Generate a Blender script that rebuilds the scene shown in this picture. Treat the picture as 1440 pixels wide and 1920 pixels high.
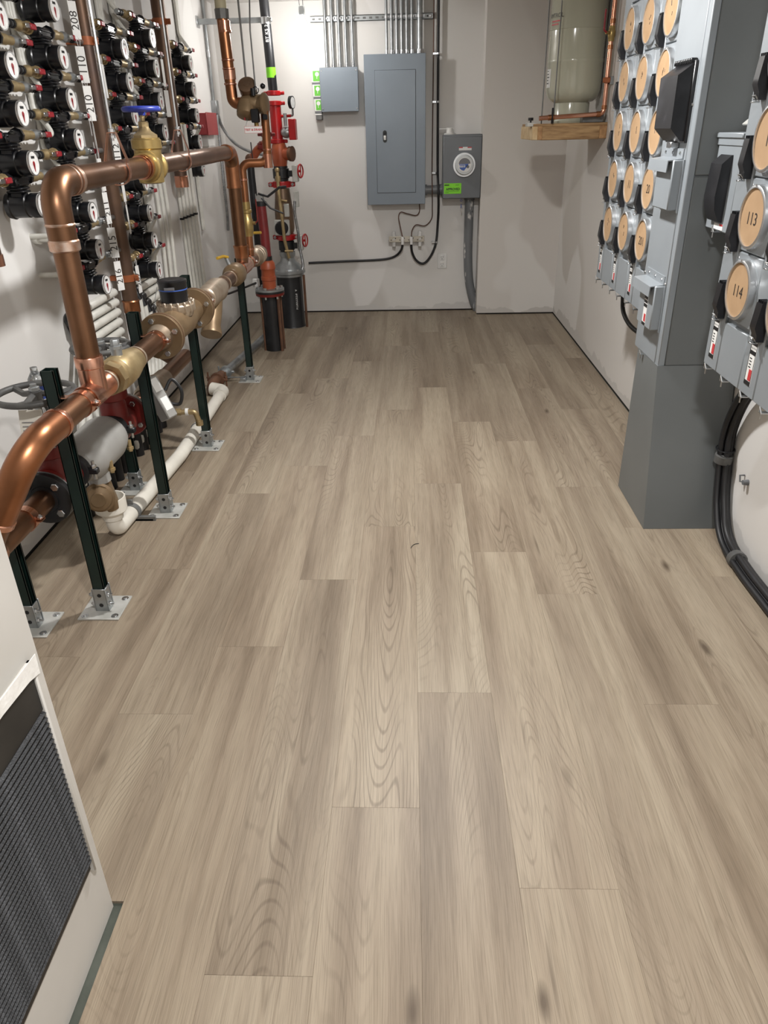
import bpy, bmesh, math, random
from mathutils import Vector, Matrix
random.seed(7)
for o in list(bpy.data.objects): bpy.data.objects.remove(o)
scene = bpy.context.scene
COL = scene.collection
PI = math.pi
V = Vector

# ------------------------------------------------------------------ camera
cam_d = bpy.data.cameras.new('camera'); cam = bpy.data.objects.new('camera', cam_d); COL.objects.link(cam)
def set_camera(h=1.569, pitch=.481324, yaw=-.0416746, roll=.0243071, fpx=1377.9):
    cy, sy, cp, sp, cr, sr = math.cos(yaw), math.sin(yaw), math.cos(pitch), math.sin(pitch), math.cos(roll), math.sin(roll)
    fw = V((sy*cp, cy*cp, -sp)); rt = V((cy, -sy, 0)); dn = fw.cross(rt)
    r2 = cr*rt+sr*dn; d2 = -sr*rt+cr*dn
    m = Matrix((r2, -d2, -fw)).transposed().to_4x4(); m.translation = V((0, 0, h))
    cam.matrix_world = m
    cam_d.sensor_fit = 'HORIZONTAL'; cam_d.sensor_width = 36; cam_d.lens = fpx/1440*36
    cam_d.clip_start = .02
set_camera()
scene.camera = cam
# ------------------------------------------------------------------ world, exposure
scene.view_settings.view_transform = 'Standard'; scene.view_settings.look = 'None'
scene.view_settings.gamma = 1; scene.view_settings.use_curve_mapping = False
scene.view_settings.exposure = 0.14
w = bpy.data.worlds.new('world'); scene.world = w; w.use_nodes = True
w.node_tree.nodes['Background'].inputs[0].default_value = (1, .97, .93, 1)
w.node_tree.nodes['Background'].inputs[1].default_value = .55
def lamp(name, loc, watt, r, col=(1, .985, .965)):
    l = bpy.data.lights.new(name, 'AREA'); l.shape = 'DISK'; l.size = r*2; l.energy = watt; l.color = col
    o = bpy.data.objects.new(name, l); COL.objects.link(o); o.location = loc
    return o
LAMPS = [(.2, .35, 2.455), (.08, 3.2, 2.455)]
for i, p in enumerate(LAMPS): lamp('ceiling_lamp_light', p, (57, 62)[i], .085)

# ------------------------------------------------------------------ helpers
def lin(c):
    f = lambda u: (u/255/12.92) if u/255 <= .04045 else ((u/255+.055)/1.055)**2.4
    return (f(c[0]), f(c[1]), f(c[2]), 1)
MATS = {}
def mat(name, col, rough=.5, metal=0, col2=None, scale=6., bump=0., bscale=60., emit=None, spec=.5, stretch=(1, 1, 1), trans=0, coat=0, lo=.35, hi=.7):
    m = bpy.data.materials.new(name); m.use_nodes = True; MATS[name] = m
    nt = m.node_tree; N = nt.nodes; L = nt.links; b = N['Principled BSDF']
    b.inputs['Roughness'].default_value = rough; b.inputs['Metallic'].default_value = metal
    b.inputs['Specular IOR Level'].default_value = spec
    b.inputs['Transmission Weight'].default_value = trans
    b.inputs['Coat Weight'].default_value = coat
    tc = N.new('ShaderNodeTexCoord'); mp = N.new('ShaderNodeMapping'); mp.inputs['Scale'].default_value = stretch
    L.new(tc.outputs['Object'], mp.inputs['Vector'])
    nz = N.new('ShaderNodeTexNoise'); nz.inputs['Scale'].default_value = scale; nz.inputs['Detail'].default_value = 4
    L.new(mp.outputs[0], nz.inputs['Vector'])
    rp = N.new('ShaderNodeValToRGB'); rp.color_ramp.elements[0].position = lo; rp.color_ramp.elements[1].position = hi
    if col2 is None: col2 = tuple(min(255, c*.93) for c in col)
    rp.color_ramp.elements[0].color = lin(col); rp.color_ramp.elements[1].color = lin(col2)
    L.new(nz.outputs['Fac'], rp.inputs[0]); L.new(rp.outputs[0], b.inputs['Base Color'])
    if bump:
        n2 = N.new('ShaderNodeTexNoise'); n2.inputs['Scale'].default_value = bscale; n2.inputs['Detail'].default_value = 3
        L.new(mp.outputs[0], n2.inputs['Vector'])
        bp = N.new('ShaderNodeBump'); bp.inputs['Strength'].default_value = bump; bp.inputs['Distance'].default_value = .004
        L.new(n2.outputs['Fac'], bp.inputs['Height']); L.new(bp.outputs[0], b.inputs['Normal'])
    if emit:
        b.inputs['Emission Color'].default_value = lin(emit[0]); b.inputs['Emission Strength'].default_value = emit[1]
    return m

def sph(t): return V((math.cos(t), math.sin(t)))
def frame(d):
    d = V(d).normalized(); a = V((0, 0, 1)) if abs(d.z) < .9 else V((1, 0, 0))
    u = a.cross(d).normalized(); return u, d.cross(u), d
def fillet(pts, r, n=8):
    pts = [V(p) for p in pts]; out = [pts[0]]
    for i in range(1, len(pts)-1):
        a, b, c = pts[i-1], pts[i], pts[i+1]
        d1 = (a-b); d2 = (c-b); l1, l2 = d1.length, d2.length; d1.normalize(); d2.normalize()
        ang = d1.angle(d2)
        if ang > PI-.02: out.append(b); continue
        t = min(r/math.tan(ang/2), l1*.49, l2*.49); rr = t*math.tan(ang/2)
        ctr = b+(d1+d2).normalized()*(rr/math.sin(ang/2))
        s = b+d1*t-ctr; e = b+d2*t-ctr; tot = s.angle(e); ax = s.cross(e)
        for k in range(n+1): out.append(ctr+Matrix.Rotation(tot*k/n, 3, ax.normalized())@s)
    out.append(pts[-1]); return out
def spline(pts, n=8):
    P = [V(p) for p in pts]; P = [2*P[0]-P[1]]+P+[2*P[-1]-P[-2]]; out = []
    for i in range(1, len(P)-2):
        for k in range(n):
            t = k/n; a, b, c, d = P[i-1:i+3]
            out.append(.5*((2*b)+(c-a)*t+(2*a-5*b+4*c-d)*t*t+(3*b-a-3*c+d)*t**3))
    out.append(P[-2]); return out

class MB:
    def __init__(s): s.v = []; s.f = []
    def add(s, vs, fs):
        n = len(s.v); s.v += [tuple(p) for p in vs]; s.f += [tuple(i+n for i in f) for f in fs]; return s
    def box(s, x0, x1, y0, y1, z0, z1, b=0, M=None):
        if x1 < x0: x0, x1 = x1, x0
        if y1 < y0: y0, y1 = y1, y0
        if z1 < z0: z0, z1 = z1, z0
        if b <= 0:
            vs = [(x, y, z) for x in (x0, x1) for y in (y0, y1) for z in (z0, z1)]
            fs = [(0, 1, 3, 2), (4, 6, 7, 5), (0, 4, 5, 1), (2, 3, 7, 6), (0, 2, 6, 4), (1, 5, 7, 3)]
        else:
            b = min(b, (x1-x0)*.45, (y1-y0)*.45, (z1-z0)*.45); vs = []; ix = {}
            for i in (0, 1):
                for j in (0, 1):
                    for k in (0, 1):
                        X = (x0, x1)[i]; Y = (y0, y1)[j]; Z = (z0, z1)[k]
                        xi = X+(b if i == 0 else -b); yi = Y+(b if j == 0 else -b); zi = Z+(b if k == 0 else -b)
                        for a, p in enumerate(((X, yi, zi), (xi, Y, zi), (xi, yi, Z))): ix[i, j, k, a] = len(vs); vs.append(p)
            fs = []; q = ((0, 0), (0, 1), (1, 1), (1, 0))
            for e in (0, 1):
                fs.append([ix[e, j, k, 0] for j, k in q]); fs.append([ix[i, e, k, 1] for i, k in q]); fs.append([ix[i, j, e, 2] for i, j in q])
            for p in (0, 1):
                for r in (0, 1):
                    fs.append([ix[p, r, 0, 0], ix[p, r, 0, 1], ix[p, r, 1, 1], ix[p, r, 1, 0]])
                    fs.append([ix[p, 0, r, 0], ix[p, 0, r, 2], ix[p, 1, r, 2], ix[p, 1, r, 0]])
                    fs.append([ix[0, p, r, 1], ix[0, p, r, 2], ix[1, p, r, 2], ix[1, p, r, 1]])
            for i in (0, 1):
                for j in (0, 1):
                    for k in (0, 1): fs.append([ix[i, j, k, a] for a in range(3)])
        if M is not None: vs = [M@V(p) for p in vs]
        return s.add(vs, fs)
    def lathe(s, p, d, prof, seg=24, cap=True, M=None, rot=0):
        u, w_, d = frame(d); p = V(p); vs = []; fs = []; rings = []
        for t, r in prof:
            if r < 1e-6: rings.append([len(vs)]); vs.append(p+d*t)
            else:
                rings.append(list(range(len(vs), len(vs)+seg)))
                for k in range(seg):
                    a = 2*PI*k/seg+rot; vs.append(p+d*t+(u*math.cos(a)+w_*math.sin(a))*r)
        for A, B in zip(rings, rings[1:]):
            if len(A) == 1 and len(B) == 1: continue
            for k in range(seg):
                k2 = (k+1) % seg
                if len(A) == 1: fs.append((A[0], B[k2], B[k]))
                elif len(B) == 1: fs.append((A[k], A[k2], B[0]))
                else: fs.append((A[k], A[k2], B[k2], B[k]))
        if cap:
            for R in (rings[0], rings[-1]):
                if len(R) > 2: fs.append(tuple(R))
        if M is not None: vs = [M@V(q) for q in vs]
        return s.add(vs, fs)
    def cyl(s, a, b, r, seg=16, r2=None, M=None):
        a, b = V(a), V(b); return s.lathe(a, b-a, [(0, r), ((b-a).length, r if r2 is None else r2)], seg, True, M)
    def tube(s, pts, r, seg=12, closed=False):
        pts = [V(p) for p in pts]; n = len(pts); rs = r if isinstance(r, (list, tuple)) else [r]*n
        T = []
        for i in range(n):
            a = pts[i-1] if (i or closed) else pts[0]; b = pts[(i+1) % n] if (i < n-1 or closed) else pts[-1]
            T.append((b-a).normalized())
        u = frame(T[0])[0]; vs = []; fs = []
        for i in range(n):
            if i:
                ax = T[i-1].cross(T[i])
                if ax.length > 1e-7: u = Matrix.Rotation(T[i-1].angle(T[i]), 3, ax.normalized())@u
            u = (u-T[i]*u.dot(T[i])).normalized(); w_ = T[i].cross(u)
            for k in range(seg):
                a = 2*PI*k/seg; vs.append(pts[i]+(u*math.cos(a)+w_*math.sin(a))*rs[i])
        for i in range(n if closed else n-1):
            j = (i+1) % n
            for k in range(seg): fs.append((i*seg+k, i*seg+(k+1) % seg, j*seg+(k+1) % seg, j*seg+k))
        if not closed: fs.append(tuple(range(seg))); fs.append(tuple(range((n-1)*seg, n*seg)))
        return s.add(vs, fs)
    def torus(s, c, d, R, r, seg=28, ss=8):
        u, w_, d = frame(d); c = V(c)
        return s.tube([c+(u*math.cos(2*PI*k/seg)+w_*math.sin(2*PI*k/seg))*R for k in range(seg)], r, ss, True)
    def ring(s, p, d, ro, ri, t, seg=28):
        return s.lathe(p, d, [(0, ri), (0, ro), (t, ro), (t, ri), (0, ri)], seg, False)
    def prism(s, poly, e):           # poly: 3-D points, e: extrusion vector
        n = len(poly); vs = [V(p) for p in poly]+[V(p)+V(e) for p in poly]
        fs = [tuple(range(n)), tuple(range(n, 2*n))]+[(i, (i+1) % n, n+(i+1) % n, n+i) for i in range(n)]
        return s.add(vs, fs)
    def sphere(s, c, r, seg=16, n=8, d=(0, 0, 1), sq=1):
        return s.lathe(c, d, [(-math.cos(PI*k/n)*r*sq, math.sin(PI*k/n)*r) for k in range(n+1)], seg)
    def hexn(s, p, d, r, h): return s.lathe(p, d, [(0, r), (h*.85, r), (h, r*.85)], 6)

def wloc(o):
    v = V((0, 0, 0))
    while o is not None: v += o.location; o = o.parent
    return v
def mesh_of(name, mb, m, off=V((0, 0, 0)), smooth=38):
    me = bpy.data.meshes.new(name); me.from_pydata([tuple(V(p)-off) for p in mb.v], [], mb.f)
    bm = bmesh.new(); bm.from_mesh(me); bmesh.ops.recalc_face_normals(bm, faces=bm.faces); bm.to_mesh(me); bm.free()
    if smooth:
        me.polygons.foreach_set('use_smooth', [True]*len(me.polygons)); me.set_sharp_from_angle(angle=math.radians(smooth))
    me.materials.append(MATS[m] if isinstance(m, str) else m); return me
STUFF = {'holes', 'slots', 'print', 'ridges', 'screws', 'anchors', 'marker_number', 'bonnet_lugs', 'label_mark'}
SPLIT = {'bead': 'bead', 'bolts': 'bolt', 'inlet': 'inlet', 'sleeve': 'sleeve', 'joint': 'joint', 'couplings': 'coupling', 'coupling': 'coupling', 'black_box': 'black_box', 'coupling_bolts': 'bolt', 'test_cock': 'test_cock',
         'red_coupling': 'red_coupling', 'fittings': 'fitting', 'crimp_ring': 'crimp_ring', 'trim_box': 'trim_box', 'nut': 'nut', 'wire': 'wire'}
def pieces(mb):
    par = list(range(len(mb.v)))
    def find(a):
        while par[a] != a: par[a] = par[par[a]]; a = par[a]
        return a
    for f in mb.f:
        for i in f[1:]: par[find(f[0])] = find(i)
    isl = {}
    for i, p in enumerate(mb.v):
        b = isl.setdefault(find(i), [list(p), list(p), {find(i)}])
        for k in range(3): b[0][k] = min(b[0][k], p[k]); b[1][k] = max(b[1][k], p[k])
    B = list(isl.values()); go = True
    while go:
        go = False
        for i in range(len(B)):
            for j in range(i+1, len(B)):
                if all(B[i][0][k] < B[j][1][k]+.0005 and B[j][0][k] < B[i][1][k]+.0005 for k in range(3)):
                    a, c = B[i], B.pop(j)
                    for k in range(3): a[0][k] = min(a[0][k], c[0][k]); a[1][k] = max(a[1][k], c[1][k])
                    a[2] |= c[2]; go = True; break
            if go: break
    out = []
    for b in B:
        m = MB(); ix = {}
        for f in mb.f:
            if find(f[0]) in b[2]:
                for i in f:
                    if i not in ix: ix[i] = len(m.v); m.v.append(mb.v[i])
                m.f.append(tuple(ix[i] for i in f))
        out.append(m)
    return out
def part(name, mb, m, parent, label=None, smooth=38):
    if name in SPLIT:
        ps = pieces(mb)
        if len(ps) > 1: return [part_one(SPLIT[name], q, m, parent, label, smooth) for q in ps][0]
    o = part_one(name, mb, m, parent, label, smooth)
    if name in STUFF: o['kind'] = 'stuff'
    return o
def part_one(name, mb, m, parent, label=None, smooth=38):
    me = mesh_of(name, mb, m, wloc(parent), smooth); o = bpy.data.objects.new(name, me); COL.objects.link(o); o.parent = parent
    if label: o['label'] = label
    return o
def thing(name, label, cat, loc=(0, 0, 0), group=None):
    o = bpy.data.objects.new(name, None); COL.objects.link(o); o.location = loc; o.empty_display_size = .05
    o['label'] = label; o['category'] = cat
    if group: o['group'] = group
    return o
def solo(name, mb, m, label, cat, group=None, smooth=38, loc=None):
    if loc is None:
        xs = [p[0] for p in mb.v]; ys = [p[1] for p in mb.v]; zs = [p[2] for p in mb.v]
        loc = V(((min(xs)+max(xs))/2, (min(ys)+max(ys))/2, min(zs)))
    me = mesh_of(name, mb, m, V(loc), smooth); o = bpy.data.objects.new(name, me); COL.objects.link(o); o.location = loc
    o['label'] = label; o['category'] = cat
    if group: o['group'] = group
    return o
def struct(name, mb, m, smooth=0):
    o = bpy.data.objects.new(name, mesh_of(name, mb, m, V((0, 0, 0)), smooth)); COL.objects.link(o); o['kind'] = 'structure'; return o
def dup(root, loc, label=None, parent=None):
    r = root.copy(); COL.objects.link(r); r.parent = parent
    if parent is None: r.location = loc
    if label: r['label'] = label
    for ch in root.children: dup(ch, None, None, r)
    return r
def text_mb(body, size, o, xd, yd, M=None, align='CENTER', wrap=None, bold=0):
    cu = bpy.data.curves.new('t', 'FONT'); cu.body = body; cu.size = size; cu.align_x = align; cu.align_y = 'CENTER'; cu.resolution_u = 3; cu.offset = bold*size
    ob = bpy.data.objects.new('t', cu); COL.objects.link(ob)
    me = bpy.data.meshes.new_from_object(ob.evaluated_get(bpy.context.evaluated_depsgraph_get()))
    mb = MB()
    if not wrap: o = V(o); xd = V(xd); yd = V(yd)
    if wrap: mb.add([wrap(v.co.x, v.co.y) for v in me.vertices], [tuple(p.vertices) for p in me.polygons])
    else: mb.add([o+xd*v.co.x+yd*v.co.y for v in me.vertices], [tuple(p.vertices) for p in me.polygons])
    bpy.data.objects.remove(ob); bpy.data.curves.remove(cu); bpy.data.meshes.remove(me)
    return mb

# ------------------------------------------------------------------ materials
mat('copper_dull', (143, 107, 83), .36, 1, (118, 86, 64), 5, .03, 30)
mat('copper_warm', (178, 122, 88), .34, 1, (150, 102, 72), 7, .02, 30)
mat('copper_bright', (218, 166, 142), .25, 1, (204, 140, 112), 9)
mat('copper_patina', (86, 70, 64), .45, .7, (112, 86, 66), 5, .05, 40)
mat('solder', (222, 200, 186), .35, 1, (200, 150, 120), 30)
mat('bronze', (138, 116, 88), .4, .45, (116, 96, 72), 8, .05, 60)
mat('bronze_pale', (190, 176, 158), .4, .7, (152, 132, 112), 10, .1, 50)
mat('brass', (182, 158, 104), .34, .8, (158, 134, 84), 12, .05, 80)
mat('brass_dull', (184, 164, 124), .42, .7, (146, 126, 92), 12, .08, 80)
mat('black_plastic', (16, 17, 20), .3, 0, (22, 23, 27), 8)
mat('black_rubber', (22, 22, 24), .5, 0, (30, 30, 33), 14, .05, 60)
mat('black_cover', (26, 26, 29), .36, 0, (54, 54, 58), 9, 0, 60, lo=.5, hi=.8)
mat('black_paint', (18, 19, 22), .4, 0, (32, 33, 36), 9, .08, 40)
mat('white_plastic', (226, 226, 224), .4)
mat('dial_white', (236, 236, 234), .25, 0, (214, 214, 214), 60)
mat('pex_white', (222, 221, 214), .38, 0, (204, 203, 196), 9)
mat('pvc_white', (228, 224, 214), .4, 0, (206, 202, 192), 5)
mat('red_handle', (150, 34, 44), .42, 0, (132, 28, 36), 20)
mat('red_paint', (176, 22, 26), .36, 0, (150, 20, 22), 8)
mat('red_dark', (122, 30, 24), .45, 0, (98, 24, 20), 8, .06, 40)
mat('orange_paint', (170, 84, 50), .42, 0, (146, 68, 40), 9, .05, 40)
mat('orange_strap', (164, 96, 60), .45, .35, (142, 80, 48), 12)
mat('strut_green', (24, 42, 38), .36, .1, (18, 32, 30), 6)
mat('alarm_red', (156, 50, 54), .5, 0, (146, 46, 50), 6)
mat('red_wrap', (124, 34, 36), .42, 0, (96, 30, 32), 9, .1, 40)
mat('bus_metal', (190, 184, 172), .4, .6, (170, 164, 152), 14)
mat('pvc_splashed', (112, 115, 118), .42, 0, (214, 213, 210), 16, stretch=(1, 1, .35), lo=.62, hi=.66)
mat('galvanised', (176, 180, 182), .38, .8, (146, 150, 152), 14, .05, 80)
mat('zinc', (206, 208, 210), .28, 1, (176, 178, 180), 20)
mat('steel_plate', (198, 198, 194), .5, .35, (170, 170, 164), 10, .06, 60)
mat('iron_grey', (98, 99, 98), .5, .3, (122, 122, 120), 12, .15, 50)
mat('wheel_iron', (74, 74, 74), .55, .2, (104, 104, 102), 16, .15, 60)
mat('grey_body', (158, 157, 154), .48, 0, (138, 137, 134), 5, .06, 60)
mat('enclosure', (140, 146, 151), .38, .05, (132, 138, 143), 3, .02, 90)
mat('enclosure_shaded', (108, 112, 113), .42, .05, (99, 103, 104), 2, .02, 90)  # same grey paint as enclosure, with shade put into the colour
mat('panel_grey', (128, 138, 148), .38, .05, (121, 131, 141), 2)
mat('meterbox_grey', (110, 114, 118), .42, .05, (101, 105, 109), 3)
mat('pvc_grey', (116, 119, 122), .42, 0, (100, 103, 106), 8)
mat('aluminium', (226, 227, 228), .3, .9, (200, 202, 204), 12)
mat('cardboard', (172, 141, 107), .8, 0, (162, 131, 97), 14)
mat('marker', (42, 34, 30), .6)
mat('print_black', (26, 26, 28), .5)
mat('print_white', (232, 232, 230), .5)
mat('print_red', (196, 58, 62), .5)
mat('print_grey', (120, 120, 124), .5)
mat('sticker_green', (132, 224, 42), .5)
mat('label_green', (104, 190, 64), .5)
mat('label_blue', (44, 66, 132), .4)
mat('label_blue2', (62, 96, 176), .4)
mat('label_yellow', (226, 200, 70), .4)
mat('lever_yellow', (196, 158, 58), .45, 0, (176, 140, 50), 12)
mat('blue_wheel', (30, 46, 140), .38, 0, (52, 66, 150), 20)
mat('tank_almond', (184, 184, 166), .16, 0, (178, 178, 160), 2, coat=.6)
mat('timber', (172, 140, 98), .65, 0, (124, 92, 58), 7, .1, 60, stretch=(1.2, 8, 9))
mat('timber_end', (176, 136, 92), .65, 0, (132, 96, 62), 30, .1, 60)
mat('timber_pale', (212, 190, 152), .65, 0, (184, 154, 112), 16, .1, 60)
mat('filter_mesh', (54, 55, 58), .48, .3, (28, 29, 31), 45, .7, 240, stretch=(1, 1, 1))
mat('filter_black', (24, 23, 22), .5, 0, (36, 34, 32), 10)
mat('jamb_white', (192, 189, 184), .55, 0, (182, 179, 173), 3)
mat('tape_white', (232, 231, 228), .45, 0, (216, 214, 210), 40, .2, 120)
mat('concrete', (78, 82, 74), .85, 0, (50, 55, 48), 6, .3, 40)
mat('ceiling_paint', (228, 226, 222), .8)
mat('gap_dark', (40, 36, 32), .9)
mat('flex_steel', (168, 170, 172), .35, .9, (130, 132, 134), 20)
mat('wire_brown', (96, 62, 46), .5, .4, (70, 48, 40), 20)
mat('beige_coat', (206, 198, 168), .5, 0, (190, 182, 152), 8)
mat('clear_plastic', (238, 242, 244), .08, 0, (232, 238, 240), 3, trans=.92)
mat('lens_plastic', (210, 214, 216), .15, 0, (196, 200, 204), 3, coat=.5)
mat('bulb_glow', (255, 250, 240), .3, 0, emit=((255, 252, 248), 330))
mat('lamp_glow', (255, 250, 240), .3, 0, emit=((255, 246, 232), 14))
mat('rust', (112, 78, 58), .65, .3, (88, 62, 48), 14, .2, 60)
mat('check_bronze', (122, 98, 78), .4, .5, (96, 80, 66), 8)
mat('paper', (226, 222, 212), .7, 0, (214, 210, 200), 8)

def wall_mat(name, base, mud, light, seed, zlow=.16):
    m = bpy.data.materials.new(name); m.use_nodes = True; MATS[name] = m
    nt = m.node_tree; N = nt.nodes; L = nt.links; b = N['Principled BSDF']; b.inputs['Roughness'].default_value = .62
    b.inputs['Specular IOR Level'].default_value = .3
    tc = N.new('ShaderNodeTexCoord'); mp = N.new('ShaderNodeMapping'); mp.inputs['Location'].default_value = (seed, seed*1.7, seed*.6)
    L.new(tc.outputs['Object'], mp.inputs['Vector'])
    def noise(sc, det, vec=mp.outputs[0], rough=.55):
        n = N.new('ShaderNodeTexNoise'); n.inputs['Scale'].default_value = sc; n.inputs['Detail'].default_value = det; n.inputs['Roughness'].default_value = rough
        L.new(vec, n.inputs['Vector']); return n.outputs['Fac']
    def ramp(fac, a, c): 
        r = N.new('ShaderNodeValToRGB'); r.color_ramp.elements[0].position = a; r.color_ramp.elements[1].position = c
        r.color_ramp.elements[0].color = (0, 0, 0, 1); r.color_ramp.elements[1].color = (1, 1, 1, 1); L.new(fac, r.inputs[0]); return r.outputs[0]
    def mix(f, A, B):
        x = N.new('ShaderNodeMix'); x.data_type = 'RGBA'; L.new(f, x.inputs[0])
        for i, c in ((6, A), (7, B)):
            if isinstance(c, tuple): x.inputs[i].default_value = c
            else: L.new(c, x.inputs[i])
        return x.outputs[2]
    mp2 = N.new('ShaderNodeMapping'); mp2.inputs['Scale'].default_value = (.8, .8, .45); L.new(mp.outputs[0], mp2.inputs['Vector'])
    c = mix(ramp(noise(.9, 1.5, mp2.outputs[0], .4), .53, .56), lin(base), lin(mud))
    c = mix(ramp(noise(1.5, 2, mp2.outputs[0], .45), .585, .6), c, lin(light))
    # torn, unpainted band close to the floor
    sp = N.new('ShaderNodeSeparateXYZ'); L.new(tc.outputs['Object'], sp.inputs[0])
    ad = N.new('ShaderNodeMath'); ad.operation = 'MULTIPLY_ADD'; L.new(noise(3.5, 4), ad.inputs[0]); ad.inputs[1].default_value = -.28; L.new(sp.outputs['Z'], ad.inputs[2])
    mr = N.new('ShaderNodeMapRange'); mr.inputs['From Min'].default_value = zlow-.235; mr.inputs['From Max'].default_value = zlow-.225; mr.inputs['To Min'].default_value = 1; mr.inputs['To Max'].default_value = 0
    L.new(ad.outputs[0], mr.inputs['Value'])
    c = mix(mr.outputs[0], c, lin(tuple(.93*x for x in base)))
    L.new(c, b.inputs['Base Color'])
    bp = N.new('ShaderNodeBump'); bp.inputs['Strength'].default_value = .12; bp.inputs['Distance'].default_value = .004
    L.new(noise(14, 4), bp.inputs['Height']); L.new(bp.outputs[0], b.inputs['Normal'])
wall_mat('drywall_back', (216, 214, 211), (203, 200, 196), (224, 222, 220), 3.1)
wall_mat('drywall_left', (219, 217, 215), (209, 207, 204), (226, 225, 223), 8.3)
wall_mat('drywall_right', (214, 211, 207), (202, 198, 192), (221, 219, 216), 12.4)
wall_mat('drywall_chase', (210, 206, 201), (205, 200, 195), (216, 213, 209), 5.2)

def plank_mat():
    m = bpy.data.materials.new('oak_plank'); m.use_nodes = True; MATS['oak_plank'] = m
    nt = m.node_tree; N = nt.nodes; L = nt.links; b = N['Principled BSDF']
    b.inputs['Roughness'].default_value = .46; b.inputs['Specular IOR Level'].default_value = .35
    tc = N.new('ShaderNodeTexCoord'); oi = N.new('ShaderNodeObjectInfo')
    cb = N.new('ShaderNodeCombineXYZ')
    for i, k in enumerate((47., 91., 13.)):
        mm = N.new('ShaderNodeMath'); mm.operation = 'MULTIPLY'; mm.inputs[1].default_value = k; L.new(oi.outputs['Random'], mm.inputs[0]); L.new(mm.outputs[0], cb.inputs[i])
    va = N.new('ShaderNodeVectorMath'); va.operation = 'ADD'; L.new(tc.outputs['Object'], va.inputs[0]); L.new(cb.outputs[0], va.inputs[1])
    def mapped(sx, sy, vec=va.outputs[0]):
        mp = N.new('ShaderNodeMapping'); mp.inputs['Scale'].default_value = (sx, sy, 1); L.new(vec, mp.inputs['Vector']); return mp.outputs[0]
    def noise(vec, sc, det, rough=.55):
        n = N.new('ShaderNodeTexNoise'); n.inputs['Scale'].default_value = sc; n.inputs['Detail'].default_value = det; n.inputs['Roughness'].default_value = rough
        L.new(vec, n.inputs['Vector']); return n
    def ramp(fac, stops):
        r = N.new('ShaderNodeValToRGB'); e = r.color_ramp.elements
        while len(e) < len(stops): e.new(.5)
        for i, (p, c) in enumerate(stops): e[i].position = p; e[i].color = c if len(c) == 4 else lin(c)
        L.new(fac, r.inputs[0]); return r.outputs[0]
    def mixc(f, A, B, mode='MIX', fv=None):
        x = N.new('ShaderNodeMix'); x.data_type = 'RGBA'; x.blend_type = mode
        if f is None: x.inputs[0].default_value = fv
        else: L.new(f, x.inputs[0])
        for i, c in ((6, A), (7, B)):
            if isinstance(c, tuple): x.inputs[i].default_value = c
            else: L.new(c, x.inputs[i])
        return x.outputs[2]
    # slow warp so the figure wanders along the board
    wn = noise(mapped(3.2, .9), 1.0, 2)
    sc = N.new('ShaderNodeVectorMath'); sc.operation = 'MULTIPLY_ADD'; L.new(wn.outputs['Color'], sc.inputs[0]); sc.inputs[1].default_value = (.05, .3, 0); L.new(va.outputs[0], sc.inputs[2])
    warped = sc.outputs[0]
    tone = noise(mapped(7, .55, warped), 1.0, 3, .5).outputs['Fac']
    col = ramp(tone, [(.3, (121, 108, 93)), (.45, (141, 128, 112)), (.58, (154, 142, 125)), (.78, (164, 153, 136))])
    # cathedral figure
    ws = N.new('ShaderNodeTexNoise'); ws.inputs['Scale'].default_value = 1.0; ws.inputs['Detail'].default_value = 1; L.new(mapped(5.5, .75, va.outputs[0]), ws.inputs['Vector'])
    mul = N.new('ShaderNodeMath'); mul.operation = 'MULTIPLY'; mul.inputs[1].default_value = 300; L.new(ws.outputs['Fac'], mul.inputs[0])
    sn = N.new('ShaderNodeMath'); sn.operation = 'SINE'; L.new(mul.outputs[0], sn.inputs[0])
    figl = ramp(sn.outputs[0], [(.55, (0, 0, 0, 1)), (1.0, (1, 1, 1, 1))])
    mask = ramp(noise(mapped(6, .8), 1.0, 2).outputs['Fac'], [(.47, (0, 0, 0, 1)), (.66, (.5, .5, .5, 1))])
    fm = mixc(None, figl, mask, 'MULTIPLY', 1.0)
    col = mixc(fm, col, lin((96, 83, 69)))
    # long fibres
    fib = ramp(noise(mapped(420, 8, warped), 1.0, 3, .6).outputs['Fac'], [(.36, (.62, .61, .59, 1)), (.55, (1, 1, 1, 1))])
    col = mixc(None, col, fib, 'MULTIPLY', .58)
    strk = ramp(noise(mapped(34, .8, warped), 1.0, 4, .6).outputs['Fac'], [(.34, (.79, .765, .74, 1)), (.56, (1, 1, 1, 1))])
    col = mixc(None, col, strk, 'MULTIPLY', .8)
    # knots
    vo = N.new('ShaderNodeTexVoronoi'); vo.inputs['Scale'].default_value = 1.0; L.new(mapped(4.6, 1.5, warped), vo.inputs['Vector'])
    kn = ramp(vo.outputs['Distance'], [(.02, (.85, .85, .85, 1)), (.09, (0, 0, 0, 1))])
    col = mixc(kn, col, lin((78, 66, 54)), 'MIX')
    v2 = N.new('ShaderNodeTexVoronoi'); v2.inputs['Scale'].default_value = 1.0; L.new(mapped(9.5, .62, warped), v2.inputs['Vector'])
    k2 = ramp(v2.outputs['Distance'], [(.01, (.7, .7, .7, 1)), (.075, (0, 0, 0, 1))])
    col = mixc(k2, col, lin((84, 72, 59)), 'MIX')
    # board to board tone
    tr = ramp(oi.outputs['Random'], [(0, (.86, .835, .805, 1)), (.3, (1.0, .985, .96, 1)), (.6, (.92, .905, .885, 1)), (1, (1.0, 1.0, .985, 1))])
    col = mixc(None, col, tr, 'MULTIPLY', 1.0)
    L.new(col, b.inputs['Base Color'])
    bp = N.new('ShaderNodeBump'); bp.inputs['Strength'].default_value = .12; bp.inputs['Distance'].default_value = .002
    L.new(fib, bp.inputs['Height']); L.new(bp.outputs[0], b.inputs['Normal'])
plank_mat()

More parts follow.
